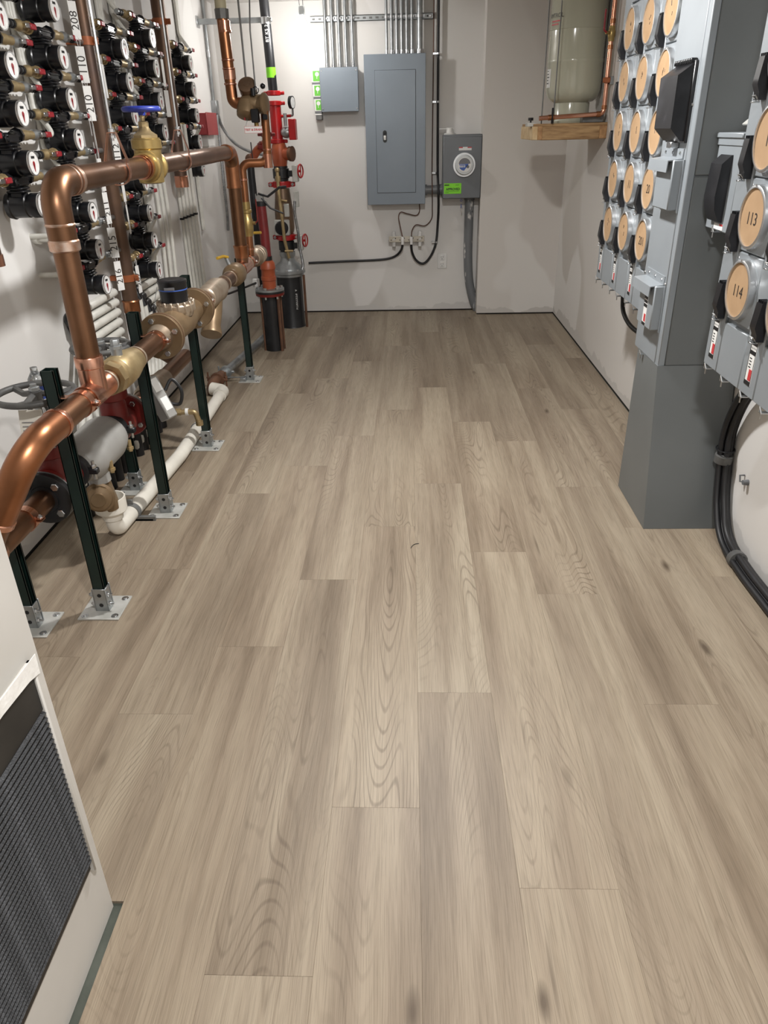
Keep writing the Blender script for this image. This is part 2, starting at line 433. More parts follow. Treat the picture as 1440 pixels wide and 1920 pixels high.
# ------------------------------------------------------------------ the room
XL, XR, YB, YC, XC, ZC = -1.615, 1.333, 7.2, 7.0, .62, 2.5
XS, YS = -.689, 1.062            # closet stub with the return grille
floor = struct('floor', MB().box(-1.75, 1.5, -1.3, 7.35, -.08, -.008), 'concrete')
struct('wall_left', MB().box(-1.75, XL, 1.0, 7.35, .012, ZC), 'drywall_left')
struct('wall_right', MB().box(XR, 1.48, -1.3, 7.35, .012, ZC), 'drywall_right')
struct('wall_back', MB().box(-1.75, XR, YB, 7.35, .012, ZC), 'drywall_back')
struct('wall_chase', MB().box(XC, XR, YC, YB, .012, ZC), 'drywall_chase')
struct('ceiling', MB().box(-1.75, 1.48, -1.3, 7.35, ZC, ZC+.1), 'ceiling_paint')
struct('wall_near', MB().box(-1.75, XS, -1.3, YS, -.008, ZC, .004), 'jamb_white')
# gap under the drywall, its shade put in as dark strips
for nm, b in (('gap_shade_1', (-1.75, XL-.006, 1.0, 7.3)), ('gap_shade_2', (XR+.006, 1.48, -1.3, 7.3)), ('gap_shade_3', (-1.6, XR, YB+.006, 7.3)), ('gap_shade_4', (XC+.006, XR, YC+.006, YB))):
    struct(nm, MB().box(b[0], b[1], b[2], b[3], -.008, .0125), 'gap_dark')
PW, PL, X0 = .2286, 1.524, .018
JOINT = {-1: 1.339, -2: .906, -3: 2.008, -4: 1.679, -5: 2.51, -6: 1.95, -7: 3.1, -8: 2.3, 0: 1.78, 1: 1.115, 2: 2.328, 3: 1.732, 4: 2.845, 5: 2.447}
pm_cache = {}
for k in range(-8, 6):
    xa, xb = X0+k*PW+.0001, X0+(k+1)*PW-.0001
    y = JOINT[k]-4*PL
    while y < YB:
        ya, yb = y+.0002, y+PL-.0002; y += PL
        ca, cb = max(xa, XL+.004), min(xb, XR-.004)
        lim = YC-.004 if (xa+xb)/2 > XC else YB-.004
        lo = 1.068 if k <= -4 else -1.3
        da, db = max(ya, lo), min(yb, lim)
        if db-da < .02 or cb-ca < .01: continue
        cx, cy = (xa+xb)/2, (ya+yb)/2
        key = tuple(round(t, 3) for t in (ca-cx, cb-cx, da-cy, db-cy))
        if key not in pm_cache: pm_cache[key] = mesh_of('plank', MB().box(ca-cx, cb-cx, da-cy, db-cy, -.0085, 0, .0003), 'oak_plank', V((0, 0, 0)), 0)
        o = bpy.data.objects.new('plank', pm_cache[key]); COL.objects.link(o); o.location = (cx, cy, 0); o.parent = floor
# ceiling lamps (out of frame) : canopy, diffuser
for i, p in enumerate(LAMPS):
    t = thing('ceiling_lamp', ['white round flush ceiling lamp over the entrance end of the room', 'white round flush ceiling lamp above the middle of the room'][i], 'lamp', (p[0], p[1], ZC))
    part('canopy', MB().lathe((p[0], p[1], ZC+.001), (0, 0, -1), [(0, .115), (.02, .112), (.028, .1)], 32), 'white_plastic', t)
    part('diffuser', MB().lathe((p[0], p[1], ZC-.026), (0, 0, -1), [(0, .098), (.012, .094), (.016, 0)], 32), 'lamp_glow', t)
# bare bulb near the back wall
bl = V((-.79, 6.5, 2.27))
t = thing('hanging_bulb', 'bare glowing bulb hanging by two wires before the back wall', 'light bulb', bl)
part('bulb', MB().lathe(bl+V((0, 0, .055)), (0, 0, -1), [(0, .014), (.02, .016), (.05, .031), (.075, .034), (.095, .027), (.11, 0)], 20), 'bulb_glow', t)
part('socket', MB().box(bl.x-.02, bl.x+.02, bl.y-.02, bl.y+.02, bl.z+.05, bl.z+.11, .004), 'galvanised', t)
part('wire', MB().cyl(bl+V((-.013, 0, .1)), (bl.x-.022, bl.y, ZC+.002), .002, 6), 'black_rubber', t)
part('wire', MB().cyl(bl+V((.013, 0, .1)), (bl.x+.01, bl.y, ZC+.002), .002, 6), 'black_rubber', t)

# ------------------------------------------------------------------ closet stub : return-air grille with pleated filter
t = thing('filter_grille', 'return air grille holding a dusty black pleated filter in the white closet wall', 'air filter', (XS, .7, .17))
y0, y1, z0, z1 = .42, 1.028, .178, .737
f = MB()
for b in ((y0, y0+.014, z0, z1), (y1-.014, y1, z0, z1), (y0, y1, z1-.012, z1)): f.box(XS-.02, XS+.014, b[0], b[1], b[2], b[3], .003)
part('frame', f, 'jamb_white', t)
part('header_plate', MB().box(XS-.015, XS+.008, y0+.01, y1-.012, z1-.105, z1-.01), 'filter_black', t)
part('footer_plate', MB().box(XS-.015, XS+.004, y0+.01, y1-.012, z0+.008, z0+.032), 'filter_black', t)
part('backing', MB().box(XS-.018, XS+.001, y0+.01, y1-.012, z0+.01, z1-.01), 'filter_black', t)
n = 32; zz0, zz1 = z0+.032, z1-.105; dz = (zz1-zz0)/n
pl = MB().prism([(XS+.001, 0, 0), (XS+.0125, 0, dz*.3), (XS+.0135, 0, dz*.5), (XS+.001, 0, dz)], (0, y1-y0-.03, 0))
pme = mesh_of('pleat', pl, 'filter_mesh', V((XS, 0, 0)), 20)
for i in range(n):
    o = bpy.data.objects.new('pleat', pme); COL.objects.link(o); o.parent = t; o.location = V((XS, y0+.014, zz0+i*dz))-V((XS, .7, .17))
tp = MB(); tp.prism([(XS+.0145, y1-.002, z1-.03), (XS+.0145, y1, z1+.012), (XS+.0145, .9, z1+.016), (XS+.0145, .6, z1+.014), (XS+.0145, .6, z1-.008), (XS+.0145, .9, z1-.012), (XS+.0145, .99, z1-.02)], (.001, 0, 0))
part('tape', tp, 'tape_white', t)
solo('hair_strand', MB().tube(spline([(-.002, 2.67, .002), (.005, 2.69, .002), (.016, 2.703, .002), (.032, 2.707, .002)]), .0013, 6), 'black_rubber', 'thin curved black hair lying on the floor planks', 'hair')

# ================================================================== RIGHT WALL : meter banks
def scribble(mb, o, size, n):
    r = random.Random(n)
    for k in range(3):
        a = V(o)+V((0, r.uniform(-.5, .5)*size, r.uniform(-.6, .6)*size)); b = a+V((0, r.uniform(-.25, .25)*size, r.uniform(.25, .6)*size))
        mb.cyl(a, b, .0011, 5)
XP = 1.035
def latch(x, y, z):
    m = MB(); m.box(x-.016, x+.012, y-.009, y+.009, z-.004, z-.001); m.tube([(x-.014, y-.008, z-.002), (x-.018, y, z+.016), (x-.014, y+.008, z-.002)], .0022, 6); m.cyl((x-.012, y, z), (x-.012, y, z-.022), .0022, 6)
    return m
def breaker_cover(y, z):
    m = MB(); P = [(XP, z), (1.008, z-.002), (1.002, z-.058), (1.001, z-.072), (1.01, z-.092), (1.012, z-.112), (XP, z-.112)]
    m.prism([(a, y-.0185, b) for a, b in P], (0, .037, 0)); return m
def meter_stack(name, label, yf, rows, ztop, texts, header):
    t = thing(name, label, 'meter bank', (1.18, yf-.15, .81), 'grey meter stacks on the right wall')
    part('body', MB().box(XP+.011, XR+.001, yf-.302, yf, .81, ztop, .003), 'enclosure', t)
    part('breaker_strip', MB().box(XP-.001, XP+.012, yf-.113, yf-.001, .812, ztop-.004, .003), 'enclosure', t)
    part('lower_cover', MB().box(XP-.001, XP+.012, yf-.3, yf-.117, .812, .981, .003), 'enclosure', t)
    if ztop-rows[-1] > .2: part('top_cover', MB().box(XP-.001, XP+.012, yf-.3, yf-.117, rows[-1]+.108, ztop-.004, .003), 'enclosure', t)
    yc = yf-.209
    for i, z in enumerate(rows):
        c = part('meter_cover', MB().box(XP-.001, XP+.012, yf-.3, yf-.117, z-.103, z+.103, .003).lathe((XP+.002, yc, z), (-1, 0, 0), [(0, .0912), (.003, .0912), (.004, .0895)], 36), 'enclosure', t)
        rg = part('ring', MB().lathe((XP-.001, yc, z), (-1, 0, 0), [(0, .089), (.021, .089), (.023, .086), (.023, .081), (.017, .081)], 40, False).box(XP-.026, XP-.004, yc-.008, yc+.004, z+.085, z+.091), 'aluminium', c)
        part('cardboard', MB().lathe((XP-.01, yc, z), (-1, 0, 0), [(0, .082), (.009, .082)], 40), 'cardboard', c)
        tx = texts[i] if i < len(texts) else None
        if tx:
            mk = text_mb(tx, .05, (XP-.0197, yc, z-.005), (0, -1, 0), (0, 0, 1))
        else:
            mk = MB(); scribble(mk, (XP-.0195, yc, z), .03, int(yf*100)+i)
        part('marker_number', mk, 'marker', c, smooth=0)
        ys = yf-.0865
        bc = part('breaker_cover', breaker_cover(ys, z), 'black_cover', t)
        rd = MB()
        for q in range(4): rd.box(1.01, XP, ys-.018+q*.011, ys-.0155+q*.011, z-.004, z+.006)
        part('ridges', rd, 'black_plastic', bc)
        part('latch', MB().box(1.002, 1.022, ys-.008, ys+.012, z-.119, z-.115, .001).tube([(1.018, ys-.01, z-.115), (1.005, ys-.011, z-.1), (1.005, ys+.011, z-.1), (1.018, ys+.01, z-.115)], .0018, 6), 'zinc', bc)
    # rating label
    yl = yf-.057; lb = part('label', MB().box(XP-.0022, XP-.0008, yl-.021, yl+.021, .845, .99), 'print_white', t, 'white rating label with black and red blocks')
    k = MB()
    for a, b in ((.966, .99), (.938, .95), (.845, .858)): k.box(XP-.0028, XP-.0022, yl-.021, yl+.021, a, b)
    k.box(XP-.0028, XP-.0022, yl-.021, yl-.019, .845, .99); k.box(XP-.0028, XP-.0022, yl+.019, yl+.021, .845, .99)
    for q in range(4): k.box(XP-.0028, XP-.0022, yl-.002, yl+.012, .928-q*.009, .925-q*.009)
    part('print', k, 'print_black', lb, smooth=0)
    part('warning', MB().box(XP-.0028, XP-.0022, yl-.017, yl+.002, .86, .894), 'print_red', lb, smooth=0)
    part('lettering', text_mb(header, .0095, (XP-.0032, yl, .978), (0, -1, 0), (0, 0, 1)), 'print_white', lb, smooth=0)
    part('lettering', text_mb('Power Mod', .0075, (XP-.0032, yl, .958), (0, -1, 0), (0, 0, 1)), 'print_black', lb, smooth=0)
    part('latch', latch(XP, yf-.058, .81), 'zinc', t); part('latch', latch(XP, yf-.205, .81), 'zinc', t)
    sc = MB()
    for z in rows: sc.lathe((XP, yf-.128, z+.085), (-1, 0, 0), [(0, .004), (.002, .003)], 8); sc.lathe((XP, yf-.128, z-.085), (-1, 0, 0), [(0, .004), (.002, .003)], 8)
    part('screws', sc, 'zinc', t)
    return t
RA = [1.108, 1.318, 1.528, 1.738, 1.948]
meter_stack('meter_stack', 'grey meter stack with cardboard discs standing next to the almond tank', 4.26, RA, 2.3, [None]*5, 'SIEMENS')
meter_stack('meter_stack', 'middle column of the grey three column meter bank near the tank', 3.957, RA, 2.3, [None, '11', None, None, None], 'SIEMENS')
meter_stack('meter_stack', 'grey meter stack marked 201 beside the tall grey tap enclosure', 3.654, RA, 2.3, ['201', '20', None, None, None], 'SIEMENS')
RBk = [1.1, 1.31, 1.52, 1.73]
meter_stack('meter_stack', 'grey meter stack with discs marked 113 and 114', 2.579, RBk, 2.3, ['114', '113', '1', None], 'SIEMENS')
meter_stack('meter_stack', 'grey meter stack on the entrance side of discs 113 and 114', 2.276, RBk, 2.3, [None]*4, 'SIEMENS')

# tap enclosure with switch and hooded covers
G0 = 1.008
t = thing('tap_enclosure', 'tall grey tap enclosure with large black switch cover between the meter banks', 'enclosure', (1.17, 3.15, .68))
part('body', MB().box(G0+.012, XR+.001, 2.979, 3.35, .68, 2.49, .004), 'enclosure_shaded', t)
part('front_plate', MB().box(G0, G0+.013, 3.012, 3.31, .68, 2.49, .003), 'enclosure', t)
part('corner_lip', MB().box(G0+.003, G0+.03, 2.972, 3.014, .676, 2.49, .003), 'enclosure', t)
part('side_cover', MB().box(G0+.03, XR-.004, 2.97, 2.98, 1.392, 2.49, .003), 'enclosure_shaded', t)
part('side_cover', MB().box(G0+.03, XR-.004, 2.97, 2.98, .684, 1.386, .003), 'enclosure_shaded', t)
sw = MB(); P = [(G0, 1.75), (1.0, 1.75), (.945, 1.712), (.945, 1.545), (.985, 1.503), (G0, 1.503)]
sw.prism([(a, 3.03, b) for a, b in P], (0, .2, 0))
sw.box(G0-.012, G0+.001, 3.02, 3.24, 1.497, 1.757, .003)
s = part('switch_cover', sw, 'black_cover', t)
rg = MB()
for q in range(11): rg.box(.985, G0-.001, 3.035+q*.018, 3.043+q*.018, 1.748, 1.764, .002)
part('ridges', rg, 'black_plastic', s)
part('latch', MB().box(.975, G0, 3.1, 3.15, 1.478, 1.5, .003), 'zinc', s)
for dzz, lab in ((0, False), (-.452, True)):
    hc = part('hooded_cover', MB().box(.97, G0+.001, 3.02, 3.21, 1.268+dzz, 1.442+dzz, .004).box(G0-.004, G0+.001, 3.012, 3.225, 1.26+dzz, 1.442+dzz), 'enclosure', t)
    part('hood', MB().prism([(G0, 3.03, 1.478+dzz), (G0-.004, 3.03, 1.478+dzz), (G0-.005, 3.03, 1.446+dzz), (.952, 3.03, 1.44+dzz), (.95, 3.03, 1.4+dzz), (.953, 3.03, 1.4+dzz), (.955, 3.03, 1.437+dzz), (G0, 3.03, 1.441+dzz)], (0, .235, 0)), 'enclosure', hc, smooth=20)
    s2 = MB()
    for q in range(3): s2.lathe((G0-.004, 3.06+q*.085, 1.463+dzz), (-1, 0, 0), [(0, .006), (.004, .005)], 8)
    part('screws', s2, 'zinc', hc)
    if lab:
        lb = part('label', MB().box(.9685, .9705, 3.085, 3.128, 1.272+dzz, 1.4+dzz), 'print_white', hc, 'white rating label with black and red blocks')
        k = MB()
        for a, b in ((.378, .39), (.362, .372), (.345, .358), (.272, .284)): k.box(.9678, .9686, 3.085, 3.128, 1+a+dzz, 1+b+dzz)
        part('print', k, 'print_black', lb, smooth=0); part('warning', MB().box(.9678, .9686, 3.088, 3.11, 1.288+dzz, 1.318+dzz), 'print_red', lb, smooth=0)
part('latch', latch(G0, 3.17, .68), 'zinc', t)
s2 = MB()
for y, z in ((3.02, 1.0), (3.02, 1.62), (3.3, 1.0)): s2.lathe((G0, y, z), (-1, 0, 0), [(0, .006), (.005, .005)], 8)
part('screws', s2, 'zinc', t)
# floor riser under it (leans out at the foot)
m = MB(); a, b = 1.008, 1.325
tb = [(a, 2.83, .001), (b, 2.83, .001), (b, 3.264, .001), (a, 3.264, .001), (a, 2.968, .684), (b, 2.968, .684), (b, 3.25, .684), (a, 3.25, .684)]
m.add(tb, [(0, 1, 2, 3), (4, 5, 6, 7), (0, 1, 5, 4), (1, 2, 6, 5), (2, 3, 7, 6), (3, 0, 4, 7)])
solo('floor_riser', m, 'enclosure_shaded', 'grey sheet metal riser box standing on the floor below the tap enclosure', 'enclosure', smooth=0)
# disconnect box between the tap enclosure and bank B
t = thing('disconnect_box', 'grey disconnect box with black switch cover beside disc 113', 'disconnect switch', (1.2, 2.85, 1.216))
part('body', MB().box(1.1, XR+.001, 2.74, 2.955, 1.216, 1.515, .004), 'enclosure', t)
part('lid', MB().box(1.09, XR, 2.733, 2.962, 1.513, 1.53, .003).box(1.096, 1.12, 2.735, 2.96, 1.49, 1.515, .002), 'enclosure', t)
P = [(1.102, 1.462), (1.095, 1.462), (1.066, 1.435), (1.06, 1.33), (1.066, 1.29), (1.085, 1.25), (1.102, 1.245)]
part('switch_cover', MB().prism([(a, 2.806, b) for a, b in P], (0, .1, 0)), 'black_cover', t)
part('label', MB().box(1.0985, 1.1005, 2.79, 2.87, 1.222, 1.242), 'print_white', t); part('label', MB().box(1.098, 1.0985, 2.79, 2.82, 1.236, 1.242), 'print_red', t)
part('latch', latch(1.1, 2.84, 1.216), 'zinc', t)
Mx = Matrix.Translation((1.17, 2.8, 1.585))@Matrix.Rotation(math.radians(-40), 4, 'Y')
part('bracket_plate', MB().box(-.05, .06, -.05, .06, -.003, .003, .001, Mx), 'steel_plate', t)
solo('knockout_plug', MB().lathe((1.2, 2.66, 1.13), (-1, -.3, 0), [(0, .03), (.05, .03), (.055, .024)], 20).box(1.14, 1.2, 2.655, 2.665, 1.08, 1.16).box(1.19, XR+.001, 2.64, 2.67, 1.115, 1.145), 'black_plastic', 'black round conduit fitting tucked behind disc 113', 'fitting')
# feeder cables
cp = [(1.25, 2.52, .83), (1.275, 2.68, .71), (1.288, 2.8, .58), (1.295, 2.862, .43), (1.297, 2.838, .27), (1.296, 2.785, .13), (1.29, 2.66, .04), (1.283, 2.46, .022), (1.285, 2.2, .022), (1.29, 1.8, .022), (1.29, 1.2, .022), (1.29, .5, .022)]
t = thing('cable_bundle', 'bundle of thick black cables curving down the wall to the floor', 'cables', (1.29, 2.6, 0))
for i, (dx, dy, dz) in enumerate(((0, 0, 0), (.018, -.022, .012), (-.02, -.016, .0), (.0, -.034, .022))):
    part('cable', MB().tube(spline([(p[0]+dx, p[1]+dy*(1 if j < 6 else .2), max(.012, p[2]+dz*(1 if j > 4 else .3))) for j, p in enumerate(cp)], 6), .0125, 10), 'black_rubber', t)
for q, n_ in (((1.291, 2.835, .33), (0, -.1, 1)), ((1.287, 2.53, .026), (0, 1, -.1))):
    part('tape_band', MB().lathe(V(q)-V(n_).normalized()*.016, n_, [(0, .036), (.032, .036)], 16), 'wheel_iron', t)
part('zip_tie', MB().torus((1.293, 2.84, .37), (0, -.1, 1), .036, .003, 18, 6), 'black_plastic', t)
solo('pipe_strap', MB().tube([(XR-.002, 2.71, .31), (XR-.02, 2.71, .31), (XR-.02, 2.7, .288), (XR-.002, 2.69, .288)], .004, 8).lathe((XR, 2.672, .296), (-1, 0, 0), [(0, .012), (.022, .01)], 10), 'pvc_grey', 'small grey cable clip screwed to the right wall beside the cables', 'clip')
solo('ground_cable', MB().tube(spline([(1.2, 4.28, .83), (1.2, 4.27, .68), (1.2, 4.2, .61), (1.21, 4.02, .575), (1.26, 3.75, .57), (1.32, 3.5, .57)]), .012, 10), 'black_rubber', 'short black cable looping out under the far meter bank', 'cable')

# ------------------------------------------------------------------ tank on timber shelf
tx, ty = 1.137, 5.92
t = thing('wood_shelf', 'rough timber frame shelf under the almond tank', 'shelf', (1.08, 5.9, 1.472))
part('side_beam', MB().box(.833, .9, 5.63, 6.2, 1.474, 1.556, .004), 'timber_pale', t)
part('side_beam', MB().box(1.275, XR+.001, 5.63, 6.2, 1.474, 1.556, .004), 'timber_end', t)
part('front_beam', MB().box(.892, 1.285, 5.626, 5.71, 1.472, 1.557, .005), 'timber', t)
part('end_block', MB().box(.868, .9, 5.622, 5.7, 1.474, 1.557, .003), 'timber_end', t)
part('back_beam', MB().box(.892, 1.285, 6.12, 6.2, 1.474, 1.556, .004), 'timber', t)
part('deck', MB().box(.84, XR, 5.632, 6.2, 1.555, 1.572, .002), 'timber', t)
part('strut_clip', MB().box(.8, .86, 5.66, 5.75, 1.556, 1.58, .002), 'steel_plate', t)
part('nut', MB().lathe((.826, 5.69, 1.58), (0, 0, 1), [(0, .006), (.012, .006), (.012, .018), (.03, .018)], 8), 'black_plastic', t)
t = thing('expansion_tank', 'almond steel expansion tank standing on the timber shelf', 'tank', (tx, ty, 1.572))
part('skirt', MB().lathe((tx, ty, 1.571), (0, 0, 1), [(0, .125), (.012, .128), (.02, .122), (.16, .122)], 40, False), 'tank_almond', t)
part('shell', MB().lathe((tx, ty, 1.69), (0, 0, 1), [(0, 0), (.0, .1), (.012, .14), (.035, .168), (.075, .183), (.11, .186), (.24, .186), (.244, .188), (.262, .188), (.266, .186), (.43, .186), (.433, .1885), (.437, .186), (.66, .186), (.73, .16), (.78, .08), (.79, 0)], 56), 'tank_almond', t)
part('base_pad', MB().box(tx+.03, 1.31, 5.66, 5.74, 1.571, 1.625, .004), 'iron_grey', t)
def curved_label(a0, a1, z0, z1, r=.1875, n=8):
    m = MB(); vs = []
    for k in range(n+1):
        a = math.radians(a0+(a1-a0)*k/n); vs += [(tx+r*math.cos(a), ty+r*math.sin(a), z0), (tx+r*math.cos(a), ty+r*math.sin(a), z1)]
    return m.add(vs, [(2*k, 2*k+2, 2*k+3, 2*k+1) for k in range(n)])
def wr(ang0, z0, r=.1885):
    return lambda x, y: (tx+r*math.cos(ang0+x/r), ty+r*math.sin(ang0+x/r), z0+y)
part('lettering', text_mb('AMTROL', .036, 0, (1, 0, 0), (0, 0, 1), wrap=wr(math.radians(206), 2.2)), 'print_black', t, smooth=0)
rb_ = MB()
for q_ in range(2): s_ = curved_label(194, 220-4*q_, 2.166-.018*q_, 2.174-.018*q_, .1883, 6); rb_.add(s_.v, s_.f)
part('print', rb_, 'print_red', t, smooth=0)
lb = part('label', curved_label(186, 203, 1.79, 1.9), 'print_white', t)
k = MB()
for q in range(5): 
    c = curved_label(188, 194+(q % 3)*2, 1.885-q*.018, 1.891-q*.018, .1883, 4); k.add(c.v, c.f)
part('print', k, 'print_black', lb, smooth=0)
for x, lab in ((.897, 'thin threaded rod at the outer corner of the tank shelf'), (.976, 'thin threaded rod hanging close before the tank face')):
    solo('threaded_rod', MB().cyl((x, 5.68, 1.56), (x, 5.68, ZC+.002), .0042, 8), 'iron_grey', lab, 'rod')
t = thing('tank_pipe', 'small copper pipe running down the wall and along the tank shelf', 'pipe', (1.29, 5.68, 1.6))
part('pipe', MB().tube(fillet([(1.296, 5.62, ZC+.002), (1.296, 5.62, 1.622), (.9, 5.62, 1.606), (.87, 5.62, 1.604)], .03), .0142, 14), 'copper_bright', t)
fm = MB()
for z in (1.66, 2.0, 2.14): fm.cyl((1.296, 5.62, z-.012), (1.296, 5.62, z+.012), .0175, 14)
fm.cyl((1.25, 5.62, 1.62), (1.275, 5.62, 1.621), .0175, 14); fm.cyl((.93, 5.62, 1.607), (.97, 5.62, 1.609), .0175, 14)
part('fittings', fm, 'copper_warm', t)
bv = part('ball_valve', MB().lathe((1.296, 5.62, 2.03), (0, 0, 1), [(0, .018), (.02, .02), (.03, .024), (.055, .024), (.065, .02), (.085, .018)], 14).cyl((1.296, 5.62, 2.075), (1.25, 5.58, 2.075), .009, 10), 'brass', t)
part('handle', MB().tube(fillet([(1.255, 5.58, 2.075), (1.235, 5.575, 2.09), (1.235, 5.575, 2.2)], .015), .006, 8), 'red_handle', bv)
part('drain_cock', MB().box(.95, .962, 5.6, 5.62, 1.57, 1.665, .004), 'black_plastic', t)
part('clamp', MB().lathe((1.296, 5.62, 1.8), (0, 0, 1), [(0, .019), (.03, .019)], 16).box(1.265, 1.31, 5.58, 5.606, 1.8, 1.83, .003), 'orange_strap', t)
part('strut_stub', MB().box(1.31, XR+.001, 5.59, 5.632, 1.79, 1.835, .002), 'galvanised', t)

# ================================================================== BACK WALL
def YW(d): return YB-d
t = thing('breaker_panel', 'large blue grey breaker panel with closed door on the back wall', 'breaker panel', (-.115, 7.1, .965))
part('box', MB().box(-.36, .127, 7.055, YB, .975, 2.095, .003), 'panel_grey', t)
part('trim_cover', MB().box(-.371, .138, 7.046, 7.058, .965, 2.106, .003), 'panel_grey', t)
part('door_gap', MB().box(-.284, .0565, 7.0452, 7.047, 1.061, 1.993), 'print_black', t)
d = part('door', MB().box(-.282, .0545, 7.0415, 7.0475, 1.063, 1.991, .002), 'panel_grey', t)
part('latch_plate', MB().lathe((-.208, 7.0418, 1.535), (0, -1, 0), [(0, .017), (.003, .016)], 20).lathe((-.208, 7.0418, 1.475), (0, -1, 0), [(0, .017), (.003, .016)], 20).box(-.225, -.191, 7.0388, 7.0418, 1.475, 1.535), 'black_plastic', d)
part('latch', MB().box(-.218, -.198, 7.034, 7.04, 1.478, 1.512, .002).lathe((-.208, 7.034, 1.497), (0, -1, 0), [(0, .007), (.003, .006)], 12), 'white_plastic', d)
# junction box
t = thing('junction_box', 'square grey junction box under five conduits', 'junction box', (-.585, 7.14, 1.7))
part('box', MB().box(-.737, -.43, 7.085, YB+.001, 1.704, 2.018, .003), 'panel_grey', t)
part('cover', MB().box(-.743, -.425, 7.078, 7.086, 1.7, 2.024, .003), 'panel_grey', t)
sc = MB()
for x in (-.727, -.44):
    for z in (1.722, 2.0): sc.lathe((x, 7.078, z), (0, -1, 0), [(0, .007), (.004, .005)], 10)
part('screws', sc, 'zinc', t)
for i in range(3):
    z = 2.01-i*.106
    t = thing('green_carton', ['topmost', 'middle', 'lowest'][i]+' of three white and green cartons stacked along the junction box', 'carton', (-.785, 7.1, z-.1))
    part('case', MB().box(-.815+.006*i, -.744, 7.09, YB+.001, z-.092, z, .003), 'white_plastic', t)
    part('ledge', MB().box(-.812+.006*i, -.744, 7.094, YB, z-.106, z-.092), 'pvc_grey', t)
    lb = part('label', MB().box(-.8+.006*i, -.746, 7.0885, 7.0905, z-.082, z-.008), 'label_green', t)
    part('print', MB().lathe((-.766, 7.0885, z-.032), (0, -1, 0), [(0, .016), (.001, .016)], 12).box(-.77, -.766, 7.0878, 7.0885, z-.065, z-.032), 'print_white', lb)
t = thing('terminal_block', 'small dark block with white top under the stacked green cartons', 'block', (-.77, 7.15, 1.64))
part('base', MB().box(-.795, -.744, 7.1, YB+.001, 1.642, 1.678, .003), 'iron_grey', t); part('cap', MB().box(-.8, -.744, 7.095, YB+.001, 1.677, 1.69, .002), 'white_plastic', t)
# conduits
def conduit(x, z0, r, label, group, y=7.168):
    t = thing('conduit', label, 'conduit', (x, y, z0), group)
    part('pipe', MB().cyl((x, y, z0-.01), (x, y, ZC+.002), r, 14), 'galvanised', t)
    part('connector', MB().lathe((x, y, z0-.004), (0, 0, 1), [(0, r*1.5), (.012, r*1.5), (.013, r*1.3), (.04, r*1.3), (.042, r*1.1)], 14).lathe((x, y-r*1.25, z0+.025), (0, -1, 0), [(0, .005), (.008, .004)], 8), 'zinc', t)
    part('strap', MB().lathe((x, y, 2.36), (0, 0, 1), [(0, r*1.2), (.018, r*1.2)], 14).box(x-r*1.6, x+r*1.6, y-.001, y+.004, 2.36, 2.378).lathe((x+r*1.35, y-.004, 2.369), (0, -1, 0), [(0, .006), (.012, .005)], 6), 'zinc', t)
for i in range(5): conduit(-.684+.055*i, 2.02, .0118, 'thin steel conduit above the junction box, %s from the green cartons' % ['first', 'second', 'third', 'fourth', 'fifth'][i], 'conduits over the junction box', 7.152)
for i in range(6): conduit(-.182+.0414*i, 2.105, .0118, 'thin steel conduit over the breaker panel, %s from the wide conduit' % ['sixth', 'fifth', 'fourth', 'third', 'second', 'first'][i], 'conduits over the breaker panel', 7.152)
conduit(.09, 2.105, .0235, 'wide steel conduit at the end of the row above the breaker panel', None, 7.145)
m = MB().box(-.805, .197, 7.168, 7.172, 2.348, 2.39).box(-.805, .197, 7.168, YB+.001, 2.348, 2.352).box(-.805, .197, 7.168, YB+.001, 2.386, 2.39)
t = thing('strut_rail', 'slotted steel strut rail carrying the conduits on the back wall', 'rail', (-.3, 7.18, 2.348))
part('channel', m, 'galvanised', t)
sl = MB()
for k in range(19): sl.box(-.79+k*.052, -.765+k*.052, 7.1672, 7.1682, 2.362, 2.376)
part('slots', sl, 'iron_grey', t)
part('bolt', MB().lathe((.175, 7.168, 2.369), (0, -1, 0), [(0, .013), (.004, .013), (.006, .008), (.012, .007)], 12), 'zinc', t)
# meter box
mx = .451
t = thing('meter_socket', 'dark grey socket box with round electric meter beside the chase', 'electric meter', (mx, 7.1, 1.005))
part('box', MB().box(.288, .6185, 7.003, YB+.001, 1.006, 1.508, .005), 'meterbox_grey', t)
part('cover', MB().box(.291, .615, 6.996, 7.004, 1.01, 1.49, .004), 'meterbox_grey', t)
mt = part('meter', MB().lathe((.469, 6.997, 1.275), (0, -1, 0), [(0, .092), (.02, .092), (.024, .088)], 40).lathe((.469, 6.99, 1.275), (0, -1, 0), [(0, .08), (.05, .078), (.062, .072), (.064, 0)], 40), 'lens_plastic', t)
part('collar', MB().ring((.469, 6.977, 1.275), (0, -1, 0), .094, .08, .012, 40), 'aluminium', mt)
part('face', MB().lathe((.469, 6.9264, 1.278), (0, -1, 0), [(0, .057), (.0008, .057)], 30), 'print_white', mt)
part('display', MB().prism([(.469+.05*math.cos(a*PI/12), 6.9256, 1.285+.045*math.sin(a*PI/12)) for a in range(13)], (0, -.0006, 0)), 'print_grey', mt, smooth=0)
part('button', MB().lathe((.497, 6.9256, 1.262), (0, -1, 0), [(0, .012), (.0008, .012)], 16), 'print_grey', mt)
part('blue_label', MB().prism([(.422, 6.9256, 1.284), (.505, 6.9256, 1.284), (.466, 6.9256, 1.232), (.445, 6.9256, 1.236), (.427, 6.9256, 1.252)], (0, -.0008, 0)), 'label_blue2', mt, smooth=0)
part('name_plate', MB().box(.425, .474, 6.9242, 6.9248, 1.258, 1.277), 'print_white', mt, smooth=0); part('print', MB().box(.429, .47, 6.9238, 6.9242, 1.267, 1.273).box(.455, .468, 6.9238, 6.9242, 1.26, 1.263), 'label_blue2', mt, smooth=0)
